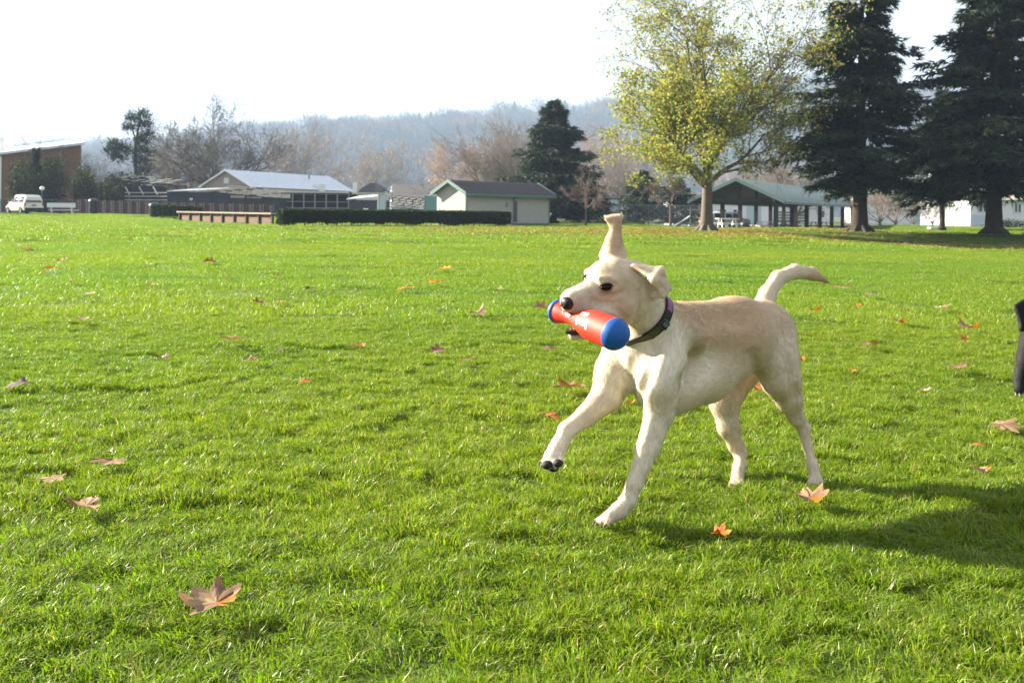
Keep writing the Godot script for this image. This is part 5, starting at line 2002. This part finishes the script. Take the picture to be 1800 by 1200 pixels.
func yellow_prims() -> void:
	prims = []
	slim = 0.0038
	# trunk
	chain([[1198, 584, 3.02, 55], [1290, 590, 3.20, 65], [1342, 576, 3.33, 50]], 0.05)
	chain([[1170, 682, 2.96, 53], [1236, 650, 3.10, 54], [1312, 600, 3.27, 44]], 0.05)
	chain([[1138, 605, 2.93, 50], [1150, 655, 2.93, 48]], 0.05)
	chain([[1102, 612, 3.02, 44], [1082, 662, 2.98, 38]], 0.026)
	chain([[1186, 596, 2.905, 44], [1160, 670, 2.845, 42]], 0.022)
	# near foreleg, planted
	chain([[1160, 680, 2.84, 38], [1160, 724, 2.85, 28], [1140, 785, 2.82, 22], [1116, 850, 2.79, 16], [1105, 880, 2.785, 16], [1088, 898, 2.77, 16], [1066, 912, 2.75, 13]], 0.012)
	cap(1172, 716, 2.87, 13, 1174, 738, 2.88, 8, 0.02)
	for q in [[1052, 914, 2.76, 7.5], [1056, 917, 2.735, 7.5], [1068, 918, 2.725, 7.5]]:
		cap(1072, 908, 2.75, 11, q[0], q[1], q[2], q[3], 0.006)
	# far foreleg, lifted
	chain([[1082, 655, 2.99, 40], [1068, 695, 2.96, 30], [1032, 730, 2.91, 20.5], [997, 756, 2.87, 17], [982, 784, 2.84, 16], [973, 802, 2.82, 19]], 0.012)
	for q in [[958, 811, 2.825, 9.5], [964, 815, 2.80, 9.5], [976, 815, 2.79, 9.5], [988, 810, 2.79, 8]]:
		cap(974, 802, 2.815, 12, q[0], q[1], q[2], q[3], 0.006)
	# near hind leg
	chain([[1356, 585, 3.30, 46], [1364, 635, 3.25, 42], [1374, 668, 3.235, 35], [1387, 700, 3.25, 24.5], [1400, 733, 3.28, 15], [1413, 753, 3.30, 11.5], [1420, 783, 3.285, 9], [1429, 818, 3.25, 10.5], [1434, 840, 3.235, 13]], 0.018)
	cap(1404, 728, 3.30, 7, 1420, 748, 3.315, 6, 0.012)
	for q in [[1424, 849, 3.215, 7.5], [1434, 851, 3.205, 7.5], [1444, 848, 3.21, 7.5]]:
		cap(1433, 838, 3.235, 10, q[0], q[1], q[2], q[3], 0.006)
	# far hind leg
	chain([[1322, 590, 3.42, 46], [1300, 648, 3.40, 38], [1274, 706, 3.335, 28], [1281, 750, 3.32, 20], [1294, 782, 3.335, 14.5], [1302, 797, 3.34, 12], [1300, 822, 3.29, 11.5], [1296, 843, 3.25, 13.5]], 0.018)
	for q in [[1287, 851, 3.225, 8], [1297, 853, 3.215, 8], [1306, 850, 3.22, 8]]:
		cap(1296, 842, 3.25, 10, q[0], q[1], q[2], q[3], 0.006)
	# tail
	chain([[1338, 548, 3.36, 22], [1350, 517, 3.42, 16], [1368, 489, 3.46, 14], [1398, 477, 3.51, 14], [1428, 481, 3.55, 12.5], [1458, 496, 3.58, 4]], 0.012)
	# neck
	chain([[1190, 586, 2.98, 55], [1146, 559, 2.90, 41], [1120, 528, 2.86, 41]], 0.03)
	slim = 0.001
	# skull and muzzle; hair runs from the nose backward
	cap(1100, 536, 2.83, 32, 1116, 530, 2.84, 33, 0.007, -1.0)
	cap(1112, 500, 2.86, 43, 1082, 494, 2.845, 41, 0.022, -1.0)
	cap(1074, 487, 2.842, 33, 1062, 487, 2.838, 30, 0.02, -1.0)
	cap(1062, 512, 2.832, 32, 1006, 528, 2.80, 22, 0.022, -1.0)
	cap(1016, 541, 2.79, 14, 1030, 540, 2.79, 15, 0.014, -1.0)
	cap(1030, 540, 2.79, 15, 1076, 550, 2.80, 17, 0.014, -1.0)
	cap(1024, 539, 2.835, 14, 1076, 550, 2.855, 17, 0.014, -1.0)
	cap(1056, 494, 2.795, 9, 1078, 492, 2.79, 9, 0.014, -1.0)    # brow over the near eye
	cap(1052, 500, 2.85, 8, 1036, 480, 2.88, 10, 0.014, -1.0)    # far brow
	cap(1002, 533, 2.79, 14, 998, 538, 2.785, 11, 0.01, -1.0)
	# lower jaw
	chain([[1098, 556, 2.84, 17], [1050, 584, 2.825, 12], [1008, 590, 2.80, 9]], 0.008, -1.0)
	# gape
	cap(1082, 564, 2.84, 9, 996, 569, 2.80, 14, 0.006, 1.0, 2)
	# far ear flung upright
	chain([[1076, 452, 2.885, 21], [1079, 424, 2.89, 13], [1083, 400, 2.893, 9]], 0.014)
	sheet([1083, 404, 2.893], [1069, 384, 2.895], [1090, 381, 2.885], 0.0095, 0.014)
	sheet([1060, 447, 2.885], [1080, 410, 2.892], [1097, 447, 2.88], 0.010, 0.012)
	# near ear swept back and cupped
	sheet([1114, 467, 2.80], [1163, 473, 2.80], [1150, 491, 2.755], 0.006, 0.016)
	sheet([1163, 473, 2.80], [1175, 506, 2.785], [1150, 491, 2.755], 0.006, 0.016)
	sheet([1150, 491, 2.755], [1175, 506, 2.785], [1166, 520, 2.762], 0.006, 0.016)
	sheet([1128, 476, 2.80], [1143, 520, 2.81], [1164, 504, 2.805], 0.004, 0.005)
	sheet([1143, 520, 2.81], [1164, 523, 2.785], [1164, 504, 2.805], 0.004, 0.005)

# a shallow fold in the skin along points given by pixel, pressed into the surface that faces the camera
func groove(pts: Array, r: float, depth: float, k: float) -> void:
	var hits := []
	for q in pts:
		var from := Vector3(0, EYE, 0)
		var dir := (at(q[0], q[1], 2.8) - from).normalized()
		var h := onto(from + dir * 2.3, dir, 1.6)
		hits.append(h + field_normal(h) * (r - depth))
	var add := []
	for i in hits.size() - 1:
		add.append([2, hits[i], hits[i + 1], hits[i + 1], r, r, k, 1.0])
	prims.append_array(add)

func folds() -> void:
	groove([[1040, 486], [1047, 494], [1052, 500]], 0.007, 0.003, 0.010)            # stop
	groove([[1048, 510], [1060, 517], [1078, 520], [1092, 514]], 0.006, 0.0030, 0.010)   # below the eye
	groove([[1036, 516], [1044, 530], [1060, 538]], 0.007, 0.0028, 0.012)           # muzzle and cheek
	groove([[1058, 492], [1070, 494], [1082, 500]], 0.005, 0.0030, 0.008)           # upper lid
	groove([[1072, 540], [1086, 546], [1096, 556]], 0.006, 0.0028, 0.010)           # corner of the mouth
	groove([[1126, 512], [1132, 530], [1126, 550], [1114, 566]], 0.008, 0.0045, 0.010)   # cheek and neck
	groove([[1206, 566], [1220, 600], [1216, 640], [1196, 682]], 0.030, 0.0045, 0.04)    # behind the shoulder
	groove([[1150, 620], [1140, 660], [1128, 700]], 0.016, 0.006, 0.02)             # breast and foreleg
	groove([[1112, 640], [1108, 672], [1104, 692]], 0.016, 0.007, 0.02)
	groove([[1322, 622], [1330, 650], [1338, 668]], 0.02, 0.008, 0.02)              # flank and thigh
	groove([[1378, 620], [1390, 660], [1396, 694]], 0.016, 0.005, 0.02)             # back of the thigh
	groove([[1398, 716], [1408, 738]], 0.008, 0.004, 0.008)                          # tendon above the hock
	groove([[1290, 748], [1300, 776]], 0.008, 0.004, 0.008)
	groove([[1152, 742], [1146, 772], [1132, 812]], 0.010, 0.003, 0.012)            # forearm
	groove([[1240, 560], [1290, 556], [1330, 552]], 0.04, 0.003, 0.04)              # along the loin

# soft blots of coat colour, with shade painted in on the muzzle: [px, py, d, radius m, colour, strength]
func blots() -> Array:
	var tan_ := Color(0.455, 0.305, 0.18)
	var rust := Color(0.39, 0.215, 0.105)
	var cream := Color(0.71, 0.655, 0.55)
	var l := [
		[1300, 535, 3.10, 0.12, tan_, 0.8], [1235, 540, 2.98, 0.10, tan_, 0.8], [1345, 540, 3.25, 0.10, tan_, 0.6], [1260, 575, 3.0, 0.10, tan_, 0.55], [1310, 590, 3.1, 0.12, tan_, 0.45],
		[1225, 610, 2.95, 0.045, rust, 0.5], [1215, 640, 2.96, 0.03, rust, 0.4], [1195, 548, 2.92, 0.06, tan_, 0.6],
		[1238, 640, 2.97, 0.055, cream, 0.7], [1155, 640, 2.80, 0.10, cream, 0.8], [1110, 660, 2.88, 0.09, cream, 0.8], [1180, 600, 2.83, 0.06, cream, 0.6], [1140, 800, 2.8, 0.16, cream, 0.6], [980, 790, 2.8, 0.10, cream, 0.8],
		[1160, 490, 2.775, 0.03, tan_, 0.5], [1122, 468, 2.79, 0.022, tan_, 0.5],
		[1086, 425, 2.88, 0.035, rust, 0.55], [1084, 395, 2.885, 0.03, rust, 0.55], [1082, 445, 2.86, 0.03, tan_, 0.6],
		[1067, 522, 2.78, 0.022, rust, 0.5], [1080, 480, 2.79, 0.045, tan_, 0.4], [1095, 545, 2.78, 0.04, Color(0.46, 0.31, 0.22), 0.55], [1110, 515, 2.79, 0.05, Color(0.47, 0.36, 0.25), 0.5], [1040, 528, 2.78, 0.03, Color(0.34, 0.265, 0.20), 0.6], [1015, 540, 2.77, 0.03, Color(0.30, 0.235, 0.19), 0.7], [1067, 505, 2.778, 0.013, Color(0.03, 0.02, 0.015), 1.0], [1062, 507, 2.778, 0.02, Color(0.2, 0.13, 0.08), 0.5],  # the greyer muzzle blots put the shade of its near side into the colour
		[1452, 492, 3.57, 0.035, rust, 0.75], [1425, 478, 3.55, 0.05, tan_, 0.5], [1345, 530, 3.40, 0.03, tan_, 0.5],
		[1300, 680, 3.35, 0.07, tan_, 0.35], [1380, 690, 3.2, 0.06, tan_, 0.25],
	]
	var r := []
	for q in l:
		r.append([at(q[0], q[1], q[2]), q[3], q[4], q[5]])
	return r

func coat_color(p: Vector3, bl: Array, gape0: Vector3, gape1: Vector3) -> Color:
	var c := Color(0.615, 0.52, 0.395)
	for b in bl:
		var d: float = p.distance_to(b[0]) / b[1]
		if d < 1.6:
			c = c.lerp(b[2], b[3] * (1.0 - sm(0.35, 1.6, d)))
	var n := nz.get_noise_3d(p.x * 120.0, p.y * 120.0, p.z * 120.0) * 0.09 + nz.get_noise_3d(p.x * 500.0, p.y * 500.0, p.z * 500.0) * 0.07
	c = c * (1.0 + n)
	var ba := gape1 - gape0
	var h := clampf((p - gape0).dot(ba) / ba.length_squared(), 0, 1)
	var dd := (p - gape0 - ba * h).length()
	if dd < 0.021 and h > 0.02:
		c = Color(0.05, 0.022, 0.022)
	c.a = 1.0
	return c

func hair(root: Node, count: int, cols: PackedColorArray, sd: int, dark_below := 0.15) -> void:
	var rg := RandomNumberGenerator.new()
	rg.seed = sd
	# direction in which the hair lies, and its length, at every vertex
	var flow := PackedVector3Array()
	var lens_ := PackedFloat32Array()
	flow.resize(sv.size())
	lens_.resize(sv.size())
	var headc := at(1040, 530, 2.81)
	for k in sv.size():
		var best := 1e9
		var w: Array = prims[0]
		for m in prims:
			if m[0] == 2:
				continue
			var a: Vector3 = m[1]
			var b: Vector3 = m[2]
			var ba := b - a
			var h := clampf((sv[k] - a).dot(ba) / maxf(ba.length_squared(), 1e-9), 0.0, 1.0)
			var d: float = (sv[k] - a - ba * h).length() - lerpf(m[4], m[5], h)
			if d < best:
				best = d
				w = m
		var f: Vector3 = ((w[2] - w[1]) as Vector3).normalized() * w[7] + Vector3(0, -0.45, 0)
		f = (f - sn[k] * f.dot(sn[k])).normalized()
		flow[k] = f
		lens_[k] = lerpf(0.0045, 0.0115, sm(0.06, 0.30, sv[k].distance_to(headc)))
	# pick triangles by area
	var cum := PackedFloat32Array()
	var total := 0.0
	for t in range(0, si.size(), 3):
		total += (sv[si[t + 1]] - sv[si[t]]).cross(sv[si[t + 2]] - sv[si[t]]).length()
		cum.append(total)
	var b := MB.new()
	b.colored = true
	for k in count:
		var t := cum.bsearch(rg.randf() * total)
		if t >= cum.size():
			continue
		var i := t * 3
		var u := rg.randf()
		var w := rg.randf()
		if u + w > 1.0:
			u = 1.0 - u
			w = 1.0 - w
		var ia := si[i]
		var p := sv[ia] + (sv[si[i + 1]] - sv[ia]) * u + (sv[si[i + 2]] - sv[ia]) * w
		var c := cols[ia]
		if c.get_luminance() < dark_below:
			continue
		var n := sn[ia]
		var f := (flow[ia] + Vector3(rg.randfn(), rg.randfn(), rg.randfn()) * 0.16)
		f = (f - n * f.dot(n)).normalized()
		var ln := lens_[ia] * rg.randf_range(0.6, 1.3)
		var up := rg.randf_range(0.03, 0.26) if rg.randf() < 0.93 else rg.randf_range(0.26, 0.6)
		var tip := p + (f * 0.95 + n * up) * ln
		var s := f.cross(n).normalized() * rg.randf_range(0.0005, 0.0010)
		var qq := p - flow[ia] * p.dot(flow[ia]) * 0.8
		var lock := nz.get_noise_3d(qq.x * 1100.0, qq.y * 1100.0, qq.z * 1100.0)
		b.col = c * (rg.randf_range(0.9, 1.16) + 0.18 * lock)
		b.tri(p - s, p + s, tip, n, n, n)
	var o := piece("fur", b, M.fur, root)
	o.set_meta("kind", "stuff")

func yellow_dog() -> void:
	yellow_prims()
	sv = PackedVector3Array()
	sn = PackedVector3Array()
	si = PackedInt32Array()
	# the collar hides where the fine head mesh meets the body mesh
	var cc := at(1139, 556, 2.89)
	var nd := (at(1108, 522, 2.852) - at(1180, 584, 2.95)).normalized()
	var head := func(p: Vector3) -> bool: return (p - cc).dot(nd) > -0.004 and p.y > 0.42
	var body := func(p: Vector3) -> bool: return not ((p - cc).dot(nd) > 0.006 and p.y > 0.42)
	folds()
	var lo := Vector3(9, 9, 9)
	var hi := -lo
	for m in prims:
		var r: float = maxf(m[4], m[5]) + 0.03
		for k in [1, 2, 3]:
			lo = lo.min(m[k] - Vector3.ONE * r)
			hi = hi.max(m[k] + Vector3.ONE * r)
	polygonise(lo, hi, 0.0068, body)
	polygonise(at(960, 600, 2.7).min(at(960, 600, 3.0)) - Vector3(0.03, 0.02, 0), at(1200, 360, 2.95) + Vector3(0.04, 0.02, 0.27), 0.0032, head)
	smooth_normals()
	var bl := blots()
	var g0 := at(1082, 564, 2.84)
	var g1 := at(996, 569, 2.80)
	var cols := PackedColorArray()
	cols.resize(sv.size())
	for k in sv.size():
		cols[k] = coat_color(sv[k], bl, g0, g1)
	var root := thing("yellow_dog", "yellow dog trotting across the lawn carrying a red and blue toy", "dog")
	put("body", body_mesh(cols), M.coat, root)
	hair(root, 120000, cols, 12)
	# nose
	var b := MB.new()
	var np := at(997, 533, 2.780)
	var fwd := (at(985, 533, 2.785) - at(1060, 512, 2.832)).normalized()
	var nb := Basis.looking_at(fwd, Vector3.UP)
	b.ball(np, Vector3(0.0245, 0.0200, 0.018), nb, 12, 16)
	var nose := piece("nose", b, M.nose_skin, root)
	for s in [-1.0, 1.0]:
		var q := MB.new()
		q.ball(np + nb * Vector3(s * 0.010, -0.003, -0.0145), Vector3(0.0045, 0.0035, 0.004), nb, 6, 8)
		piece("nostril", q, M.pad, nose)
	# eyes
	for q in [[1066, 505], [1031, 487]]:
		var from := Vector3(0, EYE, 0)
		var far_eye: bool = q[0] < 1050
		var dir := (at(q[0], q[1], 2.8) - from).normalized()
		var hit := onto(from + dir * 2.5, dir, 0.5) if not far_eye else at(1036, 489, 2.865)
		var e := MB.new()
		e.ball(hit + dir * 0.002, Vector3(0.0165, 0.0088, 0.010), Basis.looking_at(dir, Vector3.UP) * Basis(Vector3(0, 0, 1), 0.12), 10, 14)
		var eye := piece("eye", e, M.eye_dark, root)
		var lid := MB.new()
		var pts := PackedVector3Array()
		var rr := PackedFloat32Array()
		var eb := Basis.looking_at(dir, Vector3.UP) * Basis(Vector3(0, 0, 1), 0.12)
		for k in 13:
			var a := PI * k / 12.0
			pts.append(hit + eb * Vector3(cos(a) * 0.0195, sin(a) * 0.0102, 0.004))
			rr.append(0.0032 * sin(a) + 0.0008)
		lid.tube(pts, rr, 6)
		piece("eyelid", lid, M.eyelid, eye)
	# teeth
	for q in [[1003, 580, 2.786, 0.010], [1009, 580, 2.780, 0.008], [997, 582, 2.795, 0.008], [1016, 579, 2.782, 0.014], [990, 549, 2.79, -0.007]]:
		var t := MB.new()
		var p := at(q[0], q[1], q[2])
		t.tube(PackedVector3Array([p - Vector3(0, q[3] * 0.6, 0), p, p + Vector3(0, q[3] * 0.6, 0)]), PackedFloat32Array([0.0036, 0.003, 0.0006]), 6)
		piece("tooth", t, M.tooth, root)
	# tongue and lower lip rim
	var lip := MB.new()
	lip.tube(PackedVector3Array([at(1060, 578, 2.80), at(1030, 582, 2.785), at(1008, 584, 2.782), at(996, 582, 2.795)]), PackedFloat32Array([0.006, 0.0095, 0.0095, 0.007]), 6)
	piece("lower_lip", lip, M.mouth_skin, root)
	lip = MB.new()
	var lp := PackedVector3Array()
	for q in [[1000, 549], [1010, 553], [1022, 554.5], [1036, 553], [1050, 552]]:
		var from := Vector3(0, EYE, 0)
		var dir := (at(q[0], q[1], 2.8) - from).normalized()
		lp.append(onto(from + dir * 2.5, dir, 0.5) + dir * 0.002)
	lip.tube(lp, PackedFloat32Array([0.003, 0.005, 0.0055, 0.005, 0.003]), 6)
	piece("upper_lip", lip, M.mouth_skin, root)
	# pads of the lifted paw
	for q in [[962, 817, 2.788, 0.017], [981, 814, 2.776, 0.015], [973, 822, 2.80, 0.016]]:
		var pd := MB.new()
		pd.ball(at(q[0], q[1], q[2]), Vector3(q[3], q[3] * 0.75, q[3]), Basis.IDENTITY, 7, 10)
		piece("paw_pad", pd, M.pad, root)
	for q in [[951, 812, 2.82], [955, 818, 2.795], [970, 822, 2.778], [1047, 916, 2.76], [1051, 920, 2.73], [1066, 922, 2.715]]:
		var cw := MB.new()
		var p := at(q[0], q[1], q[2])
		cw.tube(PackedVector3Array([p, p + Vector3(-0.006, -0.002, 0.003), p + Vector3(-0.010, -0.009, 0.005)]), PackedFloat32Array([0.0032, 0.0026, 0.0005]), 6)
		piece("claw", cw, M.claw, root)
	collar(root, cc, nd)
	toy()

func collar(root: Node, cc: Vector3, nd: Vector3) -> void:
	var e1 := nd.cross(Vector3.UP).normalized()
	var e2 := e1.cross(nd).normalized()
	var seg := 56
	var ring := []
	for k in seg:
		var a := TAU * k / seg
		var d := e1 * cos(a) + e2 * sin(a)
		var p := onto(cc + d * 0.16, -d, 0.16)
		ring.append([p, d, (p - cc).dot(d)])
	# web in three widths: dark base with patterned stretches
	var b := MB.new()
	var pat := MB.new()
	var pur := MB.new()
	for k in seg:
		var p0: Vector3 = ring[k][0]
		var p1: Vector3 = ring[(k + 1) % seg][0]
		var d0: Vector3 = ring[k][1]
		var d1: Vector3 = ring[(k + 1) % seg][1]
		_band(b, p0, p1, d0, d1, nd, 0.0155, 0.001, 0.006)
		var a := rad_to_deg(TAU * k / seg)
		if a > 25.0 and a < 155.0:
			_band(pur, p0, p1, d0, d1, nd, 0.0105, 0.006, 0.0066)
		elif a > 195.0 and a < 345.0:
			_band(pat, p0, p1, d0, d1, nd, 0.0105, 0.006, 0.0066)
	var web := piece("collar", b, M.collar_web, root)
	web.set_meta("label", "dark webbing collar with purple stretch on the dog's neck")
	piece("purple_web", pur, M.collar_purple, web)
	piece("olive_web", pat, M.collar_pattern, web)
	# buckle on the side that faces the camera
	var best := 0
	for k in seg:
		if ring[k][0].distance_to(at(1166, 567, 2.83)) < ring[best][0].distance_to(at(1166, 567, 2.83)):
			best = k
	var q: Vector3 = ring[best][0]
	var dd: Vector3 = ring[best][1]
	var bb := Basis(nd.cross(dd).normalized(), nd, dd).orthonormalized()
	var bk := MB.new()
	bk.cbox(q + dd * 0.009, Vector3(0.026, 0.031, 0.012), 0.003, bb)
	var buckle := piece("buckle", bk, M.buckle, web)
	bk = MB.new()
	bk.cbox(q + dd * 0.0155, Vector3(0.012, 0.018, 0.003), 0.001, bb)
	piece("buckle_plate", bk, M.grey_steel, web)

func _band(b: MB, p0: Vector3, p1: Vector3, d0: Vector3, d1: Vector3, nd: Vector3, h: float, i: float, o: float) -> void:
	b.quad_out(p0 + d0 * o - nd * h, p1 + d1 * o - nd * h, p1 + d1 * o + nd * h, p0 + d0 * o + nd * h, (p0 + p1) / 2 - d0 * 0.05)
	b.quad_out(p0 + d0 * i + nd * h, p1 + d1 * i + nd * h, p1 + d1 * o + nd * h, p0 + d0 * o + nd * h, (p0 + p1) / 2)
	b.quad_out(p0 + d0 * i - nd * h, p1 + d1 * i - nd * h, p1 + d1 * o - nd * h, p0 + d0 * o - nd * h, (p0 + p1) / 2)

# radius of the toy's red body along its length (0 far end .. 1 near end)
func toy_r(t: float) -> float:
	return lerpf(0.0225, 0.0435, sm(0.24, 0.66, t)) + 0.009 * (1.0 - sm(0.0, 0.22, t))

func toy() -> void:
	var a := at(984, 548, 2.865)
	var e := at(1080, 587, 2.660)
	var ax := (e - a).normalized()
	var ln := a.distance_to(e)
	var root := thing("dog_toy", "red bumper toy with blue rounded ends in the yellow dog's mouth", "toy", a)
	var prof := []
	for k in 25:
		prof.append([toy_r(k / 24.0), ln * k / 24.0])
	var b := MB.new()
	b.lathe(Vector3.ZERO, ax, prof, 40)
	piece("red_body", b, M.toy_red, root)
	# blue caps
	prof = []
	for k in 11:
		var t := PI / 2 * k / 10.0
		prof.append([0.0445 * cos(t), ln - 0.002 + 0.043 * sin(t)])
	prof.push_front([0.0435, ln - 0.003])
	b = MB.new()
	b.lathe(Vector3.ZERO, ax, prof, 40)
	piece("blue_end", b, M.toy_blue, root)
	prof = []
	for k in 11:
		var t := PI / 2 * k / 10.0
		prof.append([0.0355 * cos(t), 0.002 + 0.034 * sin(t)])
	prof.push_front([0.031, 0.0])
	b = MB.new()
	b.lathe(Vector3.ZERO, -ax, prof, 32)
	piece("blue_end", b, M.toy_blue, root)
	# white print, wrapped on the curved red side
	var view := (Vector3(0, EYE, 0) - (a + e) / 2).normalized()
	var out := (view - ax * view.dot(ax)).normalized()
	var rnd := ax.cross(out).normalized()
	if rnd.y < 0.0:
		rnd = -rnd
	# [along from, along to, around from, around to, blue?] around in radians, upward positive
	var pr := MB.new()
	var small := [[0.53, 0.555], [0.565, 0.59], [0.60, 0.63], [0.64, 0.665]]
	for row in [0.52, 0.36]:
		for s in small:
			_print(pr, root, ax, out, rnd, ln, s[0], s[1], row, row + 0.12)
	piece("small_print", pr, M.toy_print, root)
	pr = MB.new()
	for s in [[0.50, 0.535, -0.42, 0.22], [0.535, 0.70, -0.26, 0.06], [0.70, 0.735, -0.42, 0.22]]:
		_print(pr, root, ax, out, rnd, ln, s[0], s[1], s[2], s[3])
	piece("large_print", pr, M.toy_print, root)
	pr = MB.new()
	for s in [[0.545, 0.56], [0.585, 0.60], [0.625, 0.64], [0.665, 0.68]]:
		_print(pr, root, ax, out, rnd, ln, s[0], s[1], -0.20, 0.0, 0.0012)
	piece("print_detail", pr, M.toy_print_blue, root)
	pr = MB.new()
	for s in [[0.235, 0.25], [0.285, 0.30]]:
		_print(pr, root, ax, out, rnd, ln, s[0], s[1], -0.2, 0.35)
	piece("neck_marks", pr, M.toy_print, root)

func _print(b: MB, _root: Node, ax: Vector3, out: Vector3, rnd: Vector3, ln: float, t0: float, t1: float, a0: float, a1: float, lift := 0.0007) -> void:
	var n := 6
	for i in n:
		var s0 := lerpf(t0, t1, float(i) / n)
		var s1 := lerpf(t0, t1, float(i + 1) / n)
		for k in n:
			var b0 := lerpf(a0, a1, float(k) / n)
			var b1 := lerpf(a0, a1, float(k + 1) / n)
			var q := []
			for e in [[s0, b0], [s1, b0], [s1, b1], [s0, b1]]:
				var r: float = toy_r(e[0]) + lift
				q.append(ax * ln * e[0] + (out * cos(e[1]) + rnd * sin(e[1])) * r)
			b.quad_out(q[0], q[1], q[2], q[3], ax * ln * (t0 + t1) / 2)

func black_dog() -> void:
	prims = []
	slim = 0.0
	# facing the camera, most of it beyond the right edge
	chain([[1846, 575, 5.05, 40], [1856, 580, 5.45, 36], [1862, 575, 5.7, 34]], 0.06)
	chain([[1846, 605, 4.98, 36], [1856, 600, 5.4, 30]], 0.05)
	chain([[1842, 560, 4.95, 28], [1836, 545, 4.86, 27]], 0.04)
	cap(1836, 540, 4.85, 27, 1834, 545, 4.80, 24, 0.03, -1.0)
	cap(1834, 555, 4.78, 17, 1832, 562, 4.68, 12, 0.03, -1.0)
	# ears
	sheet([1812, 522, 4.86], [1787, 537, 4.84], [1797, 578, 4.80], 0.011, 0.02)
	sheet([1812, 522, 4.86], [1803, 572, 4.82], [1797, 578, 4.80], 0.011, 0.02)
	sheet([1858, 522, 4.86], [1882, 537, 4.84], [1874, 578, 4.80], 0.011, 0.02)
	# forelegs
	chain([[1816, 598, 5.0, 22], [1806, 628, 4.95, 16], [1798, 652, 4.90, 11.5], [1794, 668, 4.88, 10.5], [1793, 682, 4.85, 9]], 0.02)
	chain([[1872, 598, 5.0, 22], [1876, 640, 4.97, 15], [1876, 672, 4.93, 10.5], [1876, 692, 4.9, 10]], 0.02)
	for q in [[1787, 687, 4.835, 4.5], [1793, 689, 4.825, 4.5], [1799, 687, 4.83, 4.5]]:
		cap(1793, 680, 4.85, 7, q[0], q[1], q[2], q[3], 0.008)
	# hind legs and tail
	chain([[1842, 590, 5.65, 24], [1836, 630, 5.6, 14], [1844, 655, 5.75, 8], [1840, 672, 5.68, 8]], 0.03)
	chain([[1884, 590, 5.65, 24], [1886, 630, 5.6, 14], [1890, 655, 5.75, 8], [1888, 672, 5.68, 8]], 0.03)
	chain([[1866, 560, 5.75, 12], [1880, 520, 5.9, 7], [1890, 490, 5.95, 4]], 0.03)
	sv = PackedVector3Array()
	sn = PackedVector3Array()
	si = PackedInt32Array()
	var lo := Vector3(99, 99, 99)
	var hi := -lo
	for m in prims:
		var r: float = maxf(m[4], m[5]) + 0.06
		for k in [1, 2, 3]:
			lo = lo.min(m[k] - Vector3.ONE * r)
			hi = hi.max(m[k] + Vector3.ONE * r)
	polygonise(lo, hi, 0.010, func(_p: Vector3) -> bool: return true)
	smooth_normals()
	var cols := PackedColorArray()
	cols.resize(sv.size())
	cols.fill(Color(0.013, 0.013, 0.014))
	var root := thing("black_dog", "black dog entering at the right edge, only ear and foreleg in view", "dog")
	put("body", body_mesh(cols), M.coat, root)
	hair(root, 40000, cols, 13, 0.0)
	var b := MB.new()
	b.ball(at(1832, 559, 4.645), Vector3(0.022, 0.018, 0.018))
	piece("nose", b, M.nose_skin, root)
	for x in [1822.0, 1847.0]:
		b = MB.new()
		b.ball(at(x, 540, 4.765), Vector3(0.011, 0.011, 0.011))
		piece("eye", b, M.eye_dark, root)
	for q in [[1786, 690, 4.82], [1793, 692, 4.81], [1799, 690, 4.82]]:
		b = MB.new()
		var p := at(q[0], q[1], q[2])
		b.tube(PackedVector3Array([p, p + Vector3(-0.002, -0.006, 0.008), p + Vector3(-0.003, -0.014, 0.010)]), PackedFloat32Array([0.005, 0.004, 0.001]), 6)
		piece("claw", b, M.claw, root)
